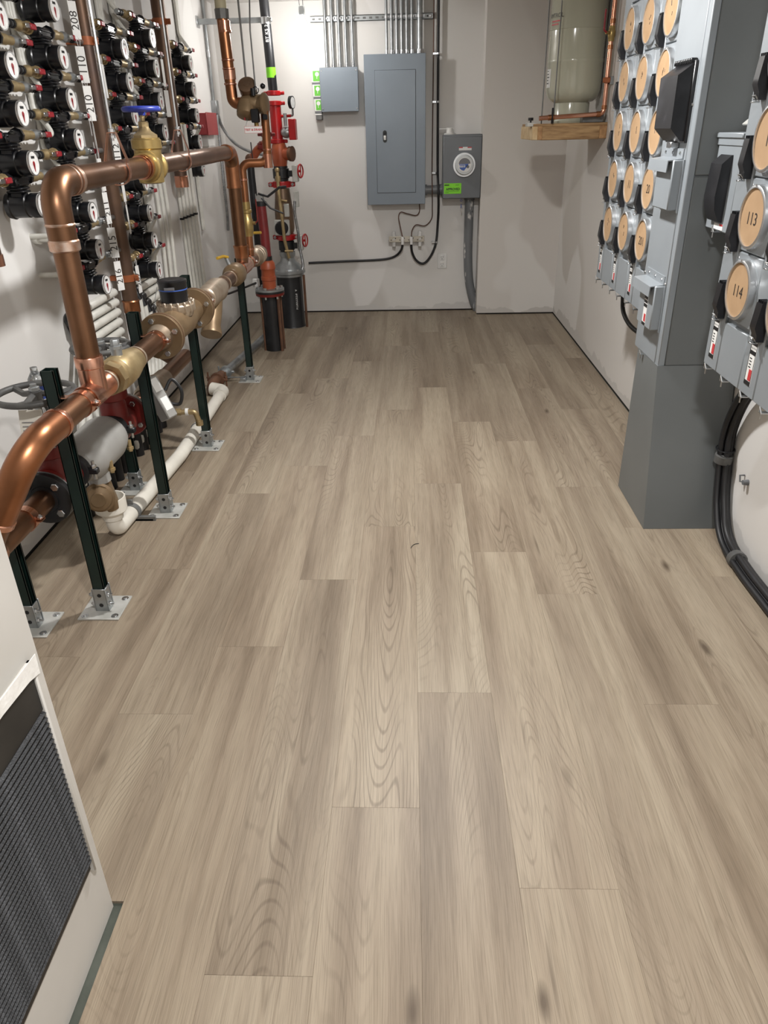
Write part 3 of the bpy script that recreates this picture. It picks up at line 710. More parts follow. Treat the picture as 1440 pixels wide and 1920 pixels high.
part('label', MB().box(.422, .53, 6.9945, 6.9965, 1.386, 1.412), 'print_white', t); part('label_mark', MB().box(.422, .455, 6.994, 6.9945, 1.404, 1.412).box(.495, .53, 6.994, 6.9945, 1.404, 1.412), 'print_red', t)
s = part('sticker', MB().box(.3, .45, 6.9945, 6.9965, 1.047, 1.131), 'sticker_green', t)
part('lettering', text_mb('APPROVED', .024, (.378, 6.9935, 1.084), (1, 0, 0), (0, 0, 1), bold=.03), 'print_black', s, smooth=0)
part('print', MB().box(.304, .345, 6.994, 6.9945, 1.113, 1.121).box(.4, .43, 6.994, 6.9945, 1.115, 1.118).box(.31, .43, 6.994, 6.9945, 1.067, 1.069).box(.31, .34, 6.994, 6.9945, 1.055, 1.058), 'print_black', s, smooth=0)
part('seal', MB().torus((.452, 6.996, .992), (0, 1, 0), .008, .002, 12, 6).box(.449, .456, 6.994, 6.998, .93, .962), 'label_blue', t)
solo('white_hub', MB().lathe((.345, 7.06, 1.507), (0, 0, 1), [(0, .05), (.01, .05), (.014, .03), (.05, .03), (.054, .02)], 20).box(.255, .38, 7.04, 7.045, 1.55, 1.556), 'white_plastic', 'small white cable hub on top of the dark meter box', 'fitting')
t = thing('pvc_nipple', 'short grey plastic pipe joining breaker panel and meter box', 'pipe', (.21, 7.1, 1.05))
part('pipe', MB().cyl((.125, 7.12, 1.075), (.29, 7.12, 1.075), .036, 24), 'pvc_grey', t)
part('collar', MB().cyl((.255, 7.12, 1.075), (.289, 7.12, 1.075), .043, 24), 'pvc_grey', t); part('collar', MB().cyl((.137, 7.12, 1.075), (.155, 7.12, 1.075), .043, 24), 'pvc_grey', t)
t = thing('service_pipe', 'paint splashed grey plastic pipe dropping from the meter box into the wall', 'pipe', (.56, 7.15, 0))
part('pipe', MB().tube(spline([(.535, 7.15, 1.01), (.535, 7.15, .75), (.537, 7.15, .5), (.555, 7.15, .28), (.6, 7.155, .1), (.64, 7.16, 0.01)]), .04, 20), 'pvc_splashed', t)
part('collar', MB().cyl((.535, 7.15, .985), (.535, 7.15, 1.01), .047, 20), 'pvc_grey', t)
# cables and ground bar
t = thing('riser_cable', 'black cable dropping beside the breaker panel and looping to the ground bar', 'cable', (.24, 7.16, .4))
part('cable', MB().tube(spline([(.242, 7.165, ZC+.002), (.243, 7.165, 2.1), (.246, 7.165, 1.6), (.249, 7.16, 1.25), (.253, 7.06, 1.07), (.258, 7.1, .95), (.256, 7.165, .8), (.24, 7.165, .62), (.19, 7.165, .5), (.125, 7.165, .44), (.06, 7.16, .47), (.02, 7.14, .55), (.012, 7.09, .655)]), .011, 10), 'black_rubber', t)
for z in (2.1, 1.75, 1.2, .62): part('strap', MB().lathe((.243, 7.165, z), (0, 0, 1), [(0, .014), (.014, .014)], 10).box(.2, .235, 7.16, YB, z, z+.014), 'zinc', t)
t = thing('ground_wire', 'thin brown ground wire beside the black cable', 'wire', (.2, 7.17, .7))
part('wire', MB().tube(spline([(.205, 7.18, ZC+.002), (.203, 7.18, 1.8), (.2, 7.18, 1.25), (.2, 7.055, 1.08), (.205, 7.18, .93), (.2, 7.18, .83), (.14, 7.17, .77), (.06, 7.16, .78), (.022, 7.13, .74), (.015, 7.09, .69)]), .0045, 8), 'wire_brown', t)
solo('bonding_wire', MB().tube(spline([(.085, 7.15, .98), (.09, 7.17, .9), (.06, 7.17, .86), (-.02, 7.17, .875), (-.08, 7.16, .89), (-.1, 7.15, .85), (-.085, 7.12, .77), (-.066, 7.09, .69)]), .0045, 8), 'wire_brown', 'thin brown wire from panel bottom to the ground bar', 'wire')
t = thing('ground_bar', 'drilled metal ground bar on two brackets below the breaker panel', 'ground bar', (-.03, 7.12, .62))
part('bar', MB().box(-.19, .132, 7.093, 7.103, .642, .692, .002), 'bus_metal', t)
for x in (-.145, .092):
    part('bracket', MB().box(x-.015, x+.015, 7.104, 7.11, .6, .735, .002).box(x-.015, x+.015, 7.11, YB+.001, .7, .712).box(x-.015, x+.015, 7.11, YB+.001, .6, .612).lathe((x, 7.093, .665), (0, -1, 0), [(0, .012), (.008, .01)], 6), 'zinc', t)
for x in (-.066, .014): part('lug', MB().box(x-.014, x+.014, 7.075, 7.094, .62, .69, .003).lathe((x, 7.075, .672), (0, -1, 0), [(0, .007), (.006, .006)], 8), 'aluminium', t)
hb = MB()
for k in range(8): hb.lathe((-.17+k*.04, 7.0928, .675 if k % 2 else .66), (0, -1, 0), [(0, .005), (.0006, .005)], 8)
part('holes', hb, 'print_black', t)
solo('ground_lead', MB().tube(spline([(-.066, 7.085, .64), (-.075, 7.12, .58), (-.12, 7.165, .52), (-.2, 7.18, .487), (-.35, 7.18, .475), (-.6, 7.18, .47), (-.8, 7.18, .465), (-.95, 7.17, .462)]), .011, 10), 'black_rubber', 'black cable running along the back wall from ground bar to the fire riser', 'cable')
t = thing('outlet', 'white duplex outlet with wall plate near the floor', 'outlet', (.3, 7.2, .39))
part('plate', MB().box(.258, .343, 7.193, YB+.001, .388, .525, .003), 'white_plastic', t)
for z in (.425, .487):
    r_ = part('receptacle', MB().box(.283, .318, 7.189, 7.194, z-.024, z+.024, .004), 'white_plastic', t)
    part('slots', MB().box(.291, .2935, 7.1882, 7.1892, z-.002, z+.012).box(.307, .3095, 7.1882, 7.1892, z-.002, z+.012).lathe((.3005, 7.1888, z-.012), (0, -1, 0), [(0, .004), (.0006, .004)], 8), 'print_black', r_)

# ================================================================== LEFT WALL : water meters
AX, HZ = .085, .097      # run axis out from wall / above the dial
def water_meter_proto():
    o = V((XL, 0, 0)); t = thing('water_meter', 'x', 'water meter', o, 'water meters on the left wall')
    part('chamber', MB().lathe(o+V((.032, 0, 0)), (1, 0, 0), [(0, .03), (.002, .047), (.02, .051), (.024, .046), (.08, .045), (.084, .041), (.096, .041), (.098, .046), (.125, .046), (.13, .044)], 28), 'black_plastic', t)
    hd = MB().box(o.x+.058, o.x+.112, -.05, .05, .066, .107, .008).box(o.x+.05, o.x+.118, -.036, .036, .046, .056, .004).box(o.x+.054, o.x+.115, -.04, .04, .058, .067, .004).box(o.x+.065, o.x+.105, -.03, .03, .03, .07)
    hd.box(o.x+.11, o.x+.116, -.045, .045, .076, .08).box(o.x+.11, o.x+.116, -.045, .045, .092, .096)
    part('meter_head', hd, 'black_plastic', t)
    cx = o.x+AX
    part('inlet', MB().lathe((cx, -.1, HZ), (0, 1, 0), [(0, .026), (.018, .028), (.02, .019), (.055, .017)], 16).lathe((cx, .045, HZ), (0, 1, 0), [(0, .017), (.035, .019), (.037, .028), (.055, .026)], 8), 'black_plastic', t)
    d = part('dial', MB().lathe(o+V((.16, 0, 0)), (1, 0, 0), [(0, .0432), (.006, .0432), (.009, .04), (.0085, .038), (.0085, 0)], 28), 'dial_white', t)
    part('bezel', MB().ring(o+V((.166, 0, 0)), (1, 0, 0), .0445, .0405, .004, 28), 'aluminium', d)
    part('mark', MB().lathe(o+V((.1686, 0, -.002)), (1, 0, 0), [(0, .0095), (.0006, .0095)], 12).prism([(o.x+.1688, -.008, -.006), (o.x+.1688, .008, -.006), (o.x+.1688, .002, -.03), (o.x+.1688, -.002, -.03)], (.0004, 0, 0)), 'red_handle', d)
    part('counter', MB().box(o.x+.1686, o.x+.1692, -.014, .014, .016, .025), 'print_black', d)
    for s in (-1, 1):
        e = .06 if s > 0 else 0
        part('brass_fitting', MB().lathe((cx, s*.1, HZ), (0, s, 0), [(0, .024), (.004, .024), (.006, .02), (.03+e*.5, .02), (.032+e*.5, .0165), (.05+e, .0165)], 12), 'brass_dull', t)
        q = s*(.182+e)
        bv = part('ball_valve', MB().lathe((cx, s*(.15+e), HZ), (0, s, 0), [(0, .0165), (.012, .0165), (.02, .021), (.045, .021), (.053, .0165), (.075, .0165)], 14).cyl((cx, q, HZ), (cx+.032, q, HZ), .008, 10), 'brass_dull' if s < 0 else 'galvanised', t)
        part('lever', MB().box(cx+.03, cx+.034, q-.008, q+.052, HZ-.008, HZ+.008, .001), 'zinc', bv)
        part('handle', MB().box(cx+.027, cx+.038, q+.03, q+.078, HZ-.0105, HZ+.0105, .003), 'red_handle', bv)
    return t
proto = water_meter_proto()
cols = {  # Y, rows(Z), supply (+1 far / -1 near), supply riser Y, pex Y
    'a': (3.09, [2.105, 1.952, 1.801, 1.646, 1.478, 1.328], -1, 2.76, 3.41),
    'b': (3.575, [2.03, 1.86, 1.706, 1.552, 1.404, 1.256, 1.095, .935], 1, 4.06, 3.235),
    'c': (4.375, [1.954, 1.807, 1.653, 1.5, 1.335, 1.176, 1.032, .87], -1, 4.06, 4.71),
    'd': (4.88, [2.046, 1.899, 1.737, 1.575, 1.42], 1, 5.36, 4.56),
    'e': (5.67, [1.98, 1.828, 1.672, 1.511, 1.337], -1, 5.36, 6.0)}
where = {'a': 'in the column behind the big copper elbow', 'b': 'in the column under tag 208', 'c': 'in the column behind the blue handwheel',
         'd': 'in the column before the second dark riser', 'e': 'in the column beside the red wall box'}
ordn = ['top', 'second', 'third', 'fourth', 'fifth', 'sixth', 'seventh', 'eighth']
first = True
def nipple(y0, y1, z): return MB().cyl((XL+AX, y0, z), (XL+AX, y1, z), .0125, 12)
for key, (yc, rows, sup, ysup, ypex) in cols.items():
    for i, z in enumerate(rows):
        lab = ('black water meter %s from the top, %s' % (ordn[i], where[key])) if i else 'topmost black water meter '+where[key]
        if first: o = proto; o.location = (XL, yc, z); o['label'] = lab; first = False
        else: o = dup(proto, (XL, yc, z), lab)
        part('supply_nipple', nipple(yc+sup*(.28 if sup > 0 else .22), ysup-sup*.03, z+HZ), 'galvanised', o)
        ps = -sup; ye = yc+ps*(.28 if ps > 0 else .22)
        mk = MB()
        for q in (.012, .04): mk.cyl((XL+AX, ye+ps*q, z+HZ), (XL+AX, ye+ps*(q+.014), z+HZ), .0165, 12)
        part('crimp_ring', mk, 'black_rubber', o)
        # plastic service line : bends to the wall and runs up (upper rows) or down (lower rows)
        up = z > 1.45 if key == 'd' else z > 1.6
        if key in 'ab': up = True
        jy = ypex+ps*(.012*(i % 4)) ; xw = XL+.0145+.0*i
        lane = (i if up else len(rows)-1-i)
        jy = yc+ps*((.33 if ps > 0 else .3)+.0245*lane)
        if key == 'e': jy = yc+ps*(.35+.0245*lane)
        zt = ZC+.002 if up else (.62 if key == 'c' else .95 if key == 'd' else .76 if key == 'b' else .9)
        zt = zt if up else zt-.0*lane
        path = fillet([(XL+AX, ye-ps*.005, z+HZ), (XL+AX, jy, z+HZ), (xw, jy+ps*.004, z+HZ+(.1 if up else -.1)), (xw, jy+ps*.004, zt)], .045, 6)
        wall_in = key == 'b' and i >= 4
        if wall_in: path = fillet([(XL+AX, ye-ps*.005, z+HZ), (XL+AX, yc-.3, z+HZ), (XL-.002, yc-.302, z+HZ)], .03, 6)
        wl = {'a': 'leaving the column behind the copper elbow', 'b': 'leaving the column under tag 208', 'c': 'leaving the column behind the blue handwheel', 'd': 'leaving the column before the second dark riser', 'e': 'leaving the column beside the red wall box'}[key]
        solo('service_line', MB().tube(path, .0115, 10), 'pex_white', 'white water line turning %s from the %s meter %s' % ('into the wall' if wall_in else 'up' if up else 'down', ordn[i], where[key].replace('in the column ', '') if key != 'b' else 'under tag 208'), 'pipe', 'white service lines '+wl)
# number tags
def tag(num, key, i, side, dy=0., tilt=0):
    yc, rows, sup, ysup, yp = cols[key]; z = rows[i]+HZ; y = yc+side*.2+dy+(.05 if side > 0 else 0); x = XL+AX+.045
    t = thing('number_tag', 'white tag %s on the %s meter valve %s' % ('reading '+num if num else 'turned aside', ordn[i], where[key].replace('in the column ', '') if key in 'cd' else where[key] if num != '208' else 'in the column of hanging number tags'), 'tag', (x, y, z-.16))
    Mx = Matrix.Translation((x, y, z-.02))@Matrix.Rotation(math.radians(tilt), 4, 'Z')
    part('card', MB().box(-.0006, .0006, -.019, .019, -.155, -.012, 0, Mx), 'print_white', t)
    part('tie', MB().tube([Mx@V(p) for p in ((0, -.003, -.014), (0, -.008, .01), (0, 0, .026), (0, .008, .01), (0, .003, -.014))], .0012, 5), 'white_plastic', t)
    if num: part('lettering', text_mb(num, .05, Mx@V((.0012, 0, -.085)), Mx.to_3x3()@V((0, 0, 1)), Mx.to_3x3()@V((0, -1, 0))), 'marker', t, smooth=0)
TG = [('208', 'b', 0, 1, .04, -40), ('110', 'b', 1, 1, .04, -58), ('210', 'b', 2, 1, .04, -45), (None, 'b', 3, 1, .03, 30), (None, 'b', 4, 1, .03, -5), ('211', 'b', 5, 1, .02, -15), ('215', 'b', 6, 1, .02, -55), ('216', 'b', 7, 1, .02, -35),
      ('207', 'c', 7, -1, -.06, -8), (None, 'c', 4, -1, -.06, 0), (None, 'c', 5, -1, -.06, 10), ('112', 'c', 3, -1, -.06, -35), (None, 'c', 1, -1, -.06, 5), (None, 'd', 2, 1, 0, -25), (None, 'd', 1, 1, 0, -5)]
for a in TG: tag(*a)
# dark supply risers
def riser(y, path, label, clamps, r=.041, capz=None):
    t = thing('supply_riser', label, 'pipe', (XL+AX, y, path[-1][2]))
    part('pipe', MB().tube(fillet(path, .07, 8), r, 24), 'copper_patina', t)
    for z in clamps:
        part('clamp', MB().lathe((XL+AX, y, z), (0, 0, 1), [(0, r+.004), (.035, r+.004)], 24).box(XL+AX+.01, XL+AX+r+.028, y-.012, y-.004, z+.002, z+.033, .002).box(XL-.001, XL+AX-r+.01, y-.016, y+.016, z+.005, z+.03).lathe((XL+AX+r+.016, y-.012, z+.018), (0, -1, 0), [(0, .008), (.006, .006)], 8), 'orange_strap', t)
    return t
t = riser(2.76, [(XL+AX, 2.76, ZC+.002), (XL+AX, 2.76, 1.16)], 'dark copper riser mostly past the closet wall', [])
part('end_cap', MB().cyl((XL+AX, 2.76, 1.15), (XL+AX, 2.76, 1.19), .045, 24), 'copper_bright', t)
t = riser(4.06, [(XL+AX, 4.06, ZC+.002), (XL+AX, 4.06, .56), (-1.29, 4.06, .4)], 'dark copper riser with orange clamps beside tag 216', [1.945, .865])
part('coupling', MB().lathe((XL+AX, 4.06, .7), (0, 0, 1), [(0, .045), (.055, .045), (.06, .048), (.066, .045)], 24), 'copper_warm', t)
t = riser(5.36, [(XL+AX, 5.36, ZC+.002), (XL+AX, 5.36, 1.265)], 'dark copper riser ending above the white pipe bundle', [2.16])
part('end_cap', MB().lathe((XL+AX, 5.36, 1.245), (0, 0, 1), [(0, .044), (.03, .046), (.06, .044), (.065, .047), (.07, .044)], 24), 'copper_bright', t)
# vertical plastic bundle standing off the wall
for i in range(5):
    x = -1.592+.025*i
    solo('pex_pipe', MB().tube(fillet([(x, 5.47, 1.62), (x, 5.47, .47-.026*i), (XL+.002, 5.49, .46-.026*i)], .015), .0115, 10), 'pex_white', 'white plastic pipe in the clipped bundle below the second dark riser, %s from the wall' % ['first', 'second', 'third', 'fourth', 'fifth'][i], 'pipe', 'bundle of five white pipes')
    solo('pipe_clip', MB().lathe((x, 5.47, 1.03+.008*i), (0, 0, 1), [(0, .0145), (.012, .0145)], 10).box(x-.012, x+.013, 5.45, 5.462, 1.03+.008*i, 1.042+.008*i), 'black_plastic', 'black clip on the white pipe bundle, %s from the wall' % ['first', 'second', 'third', 'fourth', 'fifth'][i], 'clip', 'clips of the white bundle')
for i in range(3):
    x = -1.592+.026*i
    solo('pex_pipe', MB().tube(spline([(x, 4.98, 1.5), (x+.004, 4.97+.01*i, 1.1), (x, 4.93+.015*i, .7), (x, 4.9, .5), (XL+.002, 4.9, .42)]), .0115, 10), 'pex_white', 'wavy white pipe in the loose trio behind the meters, %s from the wall' % ['first', 'second', 'third'][i], 'pipe', 'loose trio of white pipes')
# horizontal runs along the wall with black elbows and sleeves
for i in range(7):
    z = .815-.052*i; yn = 3.42+.03*i; x = XL+.018
    t = thing('wall_run', 'white pipe %s from the top of the level stack on the left wall' % ordn[i] if i else 'topmost white pipe of the level stack on the left wall', 'pipe', (x, 3.8, 0))
    part('pipe', MB().cyl((x, yn, z), (x, 4.02, z), .0205, 14), 'pex_white', t)
    xd = -1.56+.0*i; yd = 3.17+.085*i
    part('elbow', MB().tube(fillet([(x, yn+.05, z), (x, yn-.01, z), (x+.03, yn-.012, z-.05)], .02), .024, 12), 'black_plastic', t)
    xd = -1.5; yd = 2.98+.1*i
    part('drop', MB().tube(spline([(x+.03, yn-.012, z-.04), (x+.05, yn-.03, z-.12), (xd, yd+.05, .24), (xd, yd, .0)]), .0165, 12), 'pex_white', t)
    part('sleeve', MB().lathe((xd, yd, 0), (0, 0, 1), [(0, .031), (.15+.012*(i % 3), .029)], 14), 'black_rubber', t)
for i in range(6):
    z = .862-.05*i; yn = 4.2+.07*i; x = XL+.018
    t = thing('wall_run', 'white pipe %s from the top of the short stack behind the black register' % ordn[i] if i else 'topmost white pipe of the short stack behind the black register', 'pipe', (x, 4.5, 0))
    part('pipe', MB().cyl((x, yn, z), (x, yn+.36, z), .0205, 14), 'pex_white', t)
    part('elbow', MB().tube(fillet([(x, yn+.04, z), (x, yn-.015, z), (x+.02, yn-.017, z-.05)], .02), .024, 12), 'black_plastic', t)
    part('end_fitting', MB().cyl((x, yn+.35, z), (x, yn+.385, z), .024, 12), 'black_plastic', t)
    part('drop', MB().tube(spline([(x+.02, yn-.017, z-.04), (x+.024, yn-.02, z-.15), (x+.03, yn-.02, .3), (-1.5, 3.72+.085*i, .12), (-1.5, 3.7+.085*i, 0)]), .0165, 12), 'pex_white', t)
    part('sleeve', MB().lathe((-1.5, 3.7+.085*i, 0), (0, 0, 1), [(0, .031), (.15+.012*(i % 3), .029)], 14), 'black_rubber', t)

# ================================================================== LEFT : big copper main
XM, ZM, R = -1.065, .80, .0397
def ringY(mb, y, dy, r, x=XM, z=ZM, seg=28): return mb.lathe((x, y, z), (0, 1, 0), [(0, r*.985), (.003, r), (dy-.003, r), (dy, r*.985)], seg)
drop_end = V((-1.29, 1.84, .435))
t = thing('copper_main', 'thick copper main running along the strut posts with a tall bypass loop', 'pipe', (XM, 3.5, .4))
part('run', MB().tube(fillet([(XM, 3.09, ZM), (XM, 1.86, ZM), drop_end, (-1.29, 2.27, .435)], .115, 12), R, 32), 'copper_dull', t)
da_end = V((XM, 1.86, ZM)).lerp(drop_end, .62)
part('elbow', MB().tube([p for p in fillet([(XM, 2.06, ZM), (XM, 1.86, ZM), da_end], .115, 14)], R+.0045, 32), 'copper_warm', t)
jn = MB()
ringY(jn, 2.045, .02, R+.0075)
da = V((XM, 1.86, ZM)); dd = (drop_end-da).normalized(); jn.lathe(da+dd*.245, dd, [(0, R+.0045), (.003, R+.0075), (.02, R+.0075), (.023, R+.003)], 32)
jn.lathe(drop_end+V((0, .055, 0)), (0, 1, 0), [(0, R+.003), (.004, R+.006), (.03, R+.006), (.034, R+.003)], 32)
part('bead', jn, 'copper_bright', t)
part('tee', MB().lathe((XM, 2.27, ZM), (0, 1, 0), [(0, R+.005), (.015, R+.005), (.018, R+.003), (.16, R+.003), (.163, R+.005), (.178, R+.005)], 32).lathe((XM, 2.36, ZM), (0, 0, 1), [(0, R+.003), (.085, R+.003), (.088, R+.006), (.12, R+.006), (.123, R+.0045)], 32), 'copper_bright', t)
part('bypass_loop', MB().tube(fillet([(XM, 2.36, ZM+.05), (XM, 2.36, 1.445), (XM, 4.85, 1.462), (XM, 4.85, ZM+.03)], .105, 12), .0385, 32), 'copper_dull', t)
part('loop_elbow', MB().tube(fillet([(XM, 2.36, 1.255), (XM, 2.36, 1.445), (XM, 2.52, 1.4455)], .105, 14), .043, 32), 'copper_dull', t)
bd = MB(); bd.lathe((XM, 2.36, 1.252), (0, 0, 1), [(0, .042), (.004, .0465), (.03, .0465), (.034, .043)], 32); bd.lathe((XM, 2.36, 1.325), (0, 0, 1), [(0, .043), (.004, .0455), (.008, .043)], 32)
ringY(bd, 2.5, .02, .046, z=1.445); ringY(bd, 2.475, .008, .0455, z=1.445)
part('bead', bd, 'solder', t)
part('loop_elbow', MB().tube(fillet([(XM, 4.72, 1.461), (XM, 4.85, 1.462), (XM, 4.85, 1.27)], .1, 12), .0425, 32), 'copper_warm', t)
bd = MB(); bd.lathe((XM, 4.85, 1.265), (0, 0, 1), [(0, .0455), (.012, .0455)], 28); ringY(bd, 4.71, .012, .0455, z=1.461); bd.lathe((XM, 4.85, ZM+.06), (0, 0, 1), [(0, .043), (.06, .044), (.065, .047), (.075, .047)], 28)
part('bead', bd, 'copper_warm', t)
part('tee', MB().lathe((XM, 4.75, ZM), (0, 1, 0), [(0, R+.006), (.2, R+.006)], 28), 'copper_bright', t)
part('run', MB().tube([(XM, 3.68, ZM), (XM, 5.52, ZM)], R, 28), 'copper_dull', t)
cr = MB()
for y in (2.455, 2.77, 3.04, 3.74, 4.3, 4.46, 4.98, 5.2): ringY(cr, y, .012, R+.004)
part('couplings', cr, 'bronze_pale', t)
# brass check valve with test plug
t = thing('check_valve', 'fat yellow brass check valve with hex plug in the copper main', 'valve', (XM, 2.6, .74))
part('body', MB().lathe((XM, 2.49, ZM), (0, 1, 0), [(0, .047), (.035, .05), (.04, .06), (.06, .062), (.062, .058), (.07, .062), (.16, .062), (.2, .056), (.23, .05), (.26, .047)], 28), 'brass_dull', t)
part('hex_end', MB().lathe((XM, 2.488, ZM), (0, 1, 0), [(0, .058), (.035, .06)], 8), 'brass_dull', t)
part('plug', MB().cyl((XM, 2.6, ZM+.055), (XM, 2.6, ZM+.085), .02, 12).hexn((XM, 2.6, ZM+.083), (0, 0, 1), .023, .012).hexn((XM, 2.6, ZM+.095), (0, 0, 1), .0165, .022), 'galvanised', t)
# main water meter
t = thing('main_water_meter', 'bronze flanged water meter with black register in the copper main', 'water meter', (XM, 3.38, .7))
def flange(x, y, z, r=.096, th=.022, bolts=4, rot=PI/4):
    return MB().lathe((x, y-th/2, z), (0, 1, 0), [(0, r*.985), (.003, r), (th-.003, r), (th, r*.985)], 44)
def bolts(x, y0, y1, z, r=.073, n=4, rot=PI/4, hs=.0125):
    m = MB()
    for k in range(n):
        a = rot+2*PI*k/n; c = (x+r*math.cos(a), 0, z+r*math.sin(a))
        m.hexn((c[0], y0+.001, c[2]), (0, -1, 0), hs, .012); m.hexn((c[0], y1-.001, c[2]), (0, 1, 0), hs, .012); m.cyl((c[0], y0, c[2]), (c[0], y1, c[2]), .007, 8)
    return m
for y, rt_ in ((3.11, 0.35), (3.655, .35)):
    fl = part('flange', flange(XM, y-.012, ZM), 'bronze', t)
    part('flange', flange(XM, y+.012, ZM), 'bronze', t)
    part('bolts', bolts(XM, y-.024, y+.024, ZM, rot=rt_), 'zinc', fl)
    part('gasket', MB().lathe((XM, y-.002, ZM), (0, 1, 0), [(0, .097), (.004, .097)], 44), 'rust', fl)
part('hub', MB().lathe((XM, 3.045, ZM), (0, 1, 0), [(0, R+.005), (.03, R+.012), (.05, R+.02)], 28), 'bronze_pale', t)
part('body', MB().lathe((XM, 3.13, ZM), (0, 1, 0), [(0, .05), (.06, .052), (.12, .068), (.3, .07), (.4, .056), (.52, .05)], 28), 'bronze', t)
part('bonnet', MB().lathe((XM, 3.37, ZM+.03), (0, 0, 1), [(0, .07), (.03, .082), (.05, .084), (.056, .078), (.064, .078), (.066, .06)], 32), 'bronze_pale', t)
bf = MB()
for k in range(16): 
    a = 2*PI*k/16; bf.box(XM+.078*math.cos(a)-.007, XM+.078*math.cos(a)+.007, 3.37+.078*math.sin(a)-.007, 3.37+.078*math.sin(a)+.007, ZM+.05, ZM+.098, .003)
part('bonnet_lugs', bf, 'bronze_pale', t)
rgz = part('register', MB().lathe((XM, 3.36, ZM+.088), (0, 0, 1), [(0, .06), (.012, .061), (.085, .0625), (.09, .065), (.1, .065), (.104, .055), (.1, .02), (.1, 0)], 32), 'black_plastic', t)
part('blue_band', MB().lathe((XM, 3.36, ZM+.147), (0, 0, 1), [(0, .0628), (.0045, .0629)], 32), 'label_blue2', rgz)
part('lettering_plate', MB().box(XM-.02, XM+.025, 3.36-.0632, 3.36-.06, ZM+.153, ZM+.165), 'print_grey', rgz)
part('seal_wire', MB().tube([(XM-.05, 3.3, ZM+.17), (XM-.066, 3.295, ZM+.12), (XM-.07, 3.285, ZM+.08)], .0015, 5), 'galvanised', t)
# strainer
t = thing('wye_strainer', 'pale bronze wye strainer with capped leg in the copper main', 'strainer', (XM, 4.0, .6))
part('body', MB().lathe((XM, 3.86, ZM), (0, 1, 0), [(0, .047), (.025, .047), (.03, .053), (.08, .06), (.26, .064), (.32, .055), (.325, .048), (.36, .047)], 28), 'bronze_pale', t)
a, b = V((XM, 3.98, ZM)), V((XM+.012, 3.79, ZM-.15))
lg = b-a
part('leg', MB().lathe(V((XM, 4.06, ZM)), V((XM, 3.9, ZM-.19))-V((XM, 4.06, ZM)), [(0, .05), (.12, .05), (.2, .047), (.235, .056), (.25, .056), (.251, 0)], 28), 'bronze', t)
# lever valve and checks further on
t = thing('ball_valve', 'bronze ball valve with yellow lever in the copper main', 'valve', (XM, 4.62, .75))
part('body', MB().lathe((XM, 4.5, ZM), (0, 1, 0), [(0, .046), (.02, .05), (.03, .06), (.06, .066), (.13, .066), (.17, .06), (.18, .05), (.22, .046)], 28), 'bronze', t)
part('stem', MB().cyl((XM-.02, 4.6, ZM+.04), (XM-.04, 4.6, ZM+.1), .014, 10), 'galvanised', t)
part('lever', MB().tube([(XM-.03, 4.6, ZM+.1), (XM-.05, 4.57, ZM+.11), (XM-.07, 4.5, ZM+.11)], .009, 8), 'lever_yellow', t)
t = thing('check_valve', 'ribbed bronze check valve at the corner end of the copper main', 'valve', (XM, 5.3, .74))
part('body', MB().lathe((XM, 5.21, ZM), (0, 1, 0), [(0, .046), (.03, .056), (.04, .062), (.06, .062), (.062, .056), (.08, .056), (.082, .062), (.11, .062), (.112, .056), (.14, .056), (.142, .062), (.2, .062), (.24, .048)], 28), 'bronze_pale', t)
part('stem', MB().cyl((XM-.03, 5.34, ZM+.03), (XM-.05, 5.34, ZM+.13), .012, 10), 'galvanised', t)
part('lever', MB().tube([(XM-.05, 5.34, ZM+.13), (XM-.02, 5.33, ZM+.15), (XM+.05, 5.3, ZM+.155)], .009, 8), 'lever_yellow', t)
# brass gate valve on the bypass loop, blue handwheel
gy = 3.3; gz = 1.4505
t = thing('gate_valve', 'yellow brass gate valve with blue handwheel on the upper copper pipe', 'valve', (XM, gy, gz-.06))
part('body', MB().lathe((XM, gy-.085, gz), (0, 1, 0), [(0, .05), (.03, .053), (.034, .06), (.05, .06), (.055, .05), (.12, .05), (.124, .06), (.14, .06), (.144, .05), (.17, .05)], 28).lathe((XM, gy, gz), (0, 0, 1), [(-.065, .035), (-.06, .05), (0, .054), (.06, .054), (.066, .06), (.096, .06), (.1, .055), (.104, .055)], 28), 'brass', t)
part('bonnet', MB().lathe((XM, gy, gz+.1), (0, 0, 1), [(0, .05), (.014, .05), (.018, .044), (.028, .028), (.046, .018)], 8).hexn((XM, gy, gz+.144), (0, 0, 1), .02, .02).cyl((XM, gy, gz+.16), (XM, gy, gz+.2), .009, 10), 'brass_dull', t)
wz = gz+.206
wl = MB().torus((XM, gy, wz), (0, 0, 1), .066, .0105, 32, 10).lathe((XM, gy, wz-.022), (0, 0, 1), [(0, .013), (.03, .016)], 12)
for k in range(4): a = PI/4+k*PI/2; wl.cyl((XM, gy, wz-.006), (XM+.064*math.cos(a), gy+.064*math.sin(a), wz), .008, 8)
part('handwheel', wl, 'blue_wheel', t, 'blue painted handwheel')
jb = MB(); ringY(jb, gy-.105, .024, .0455, z=gz); ringY(jb, gy+.08, .024, .0455, z=gz); ringY(jb, gy-.13, .01, .044, z=gz)
part('joint', jb, 'copper_bright', t)
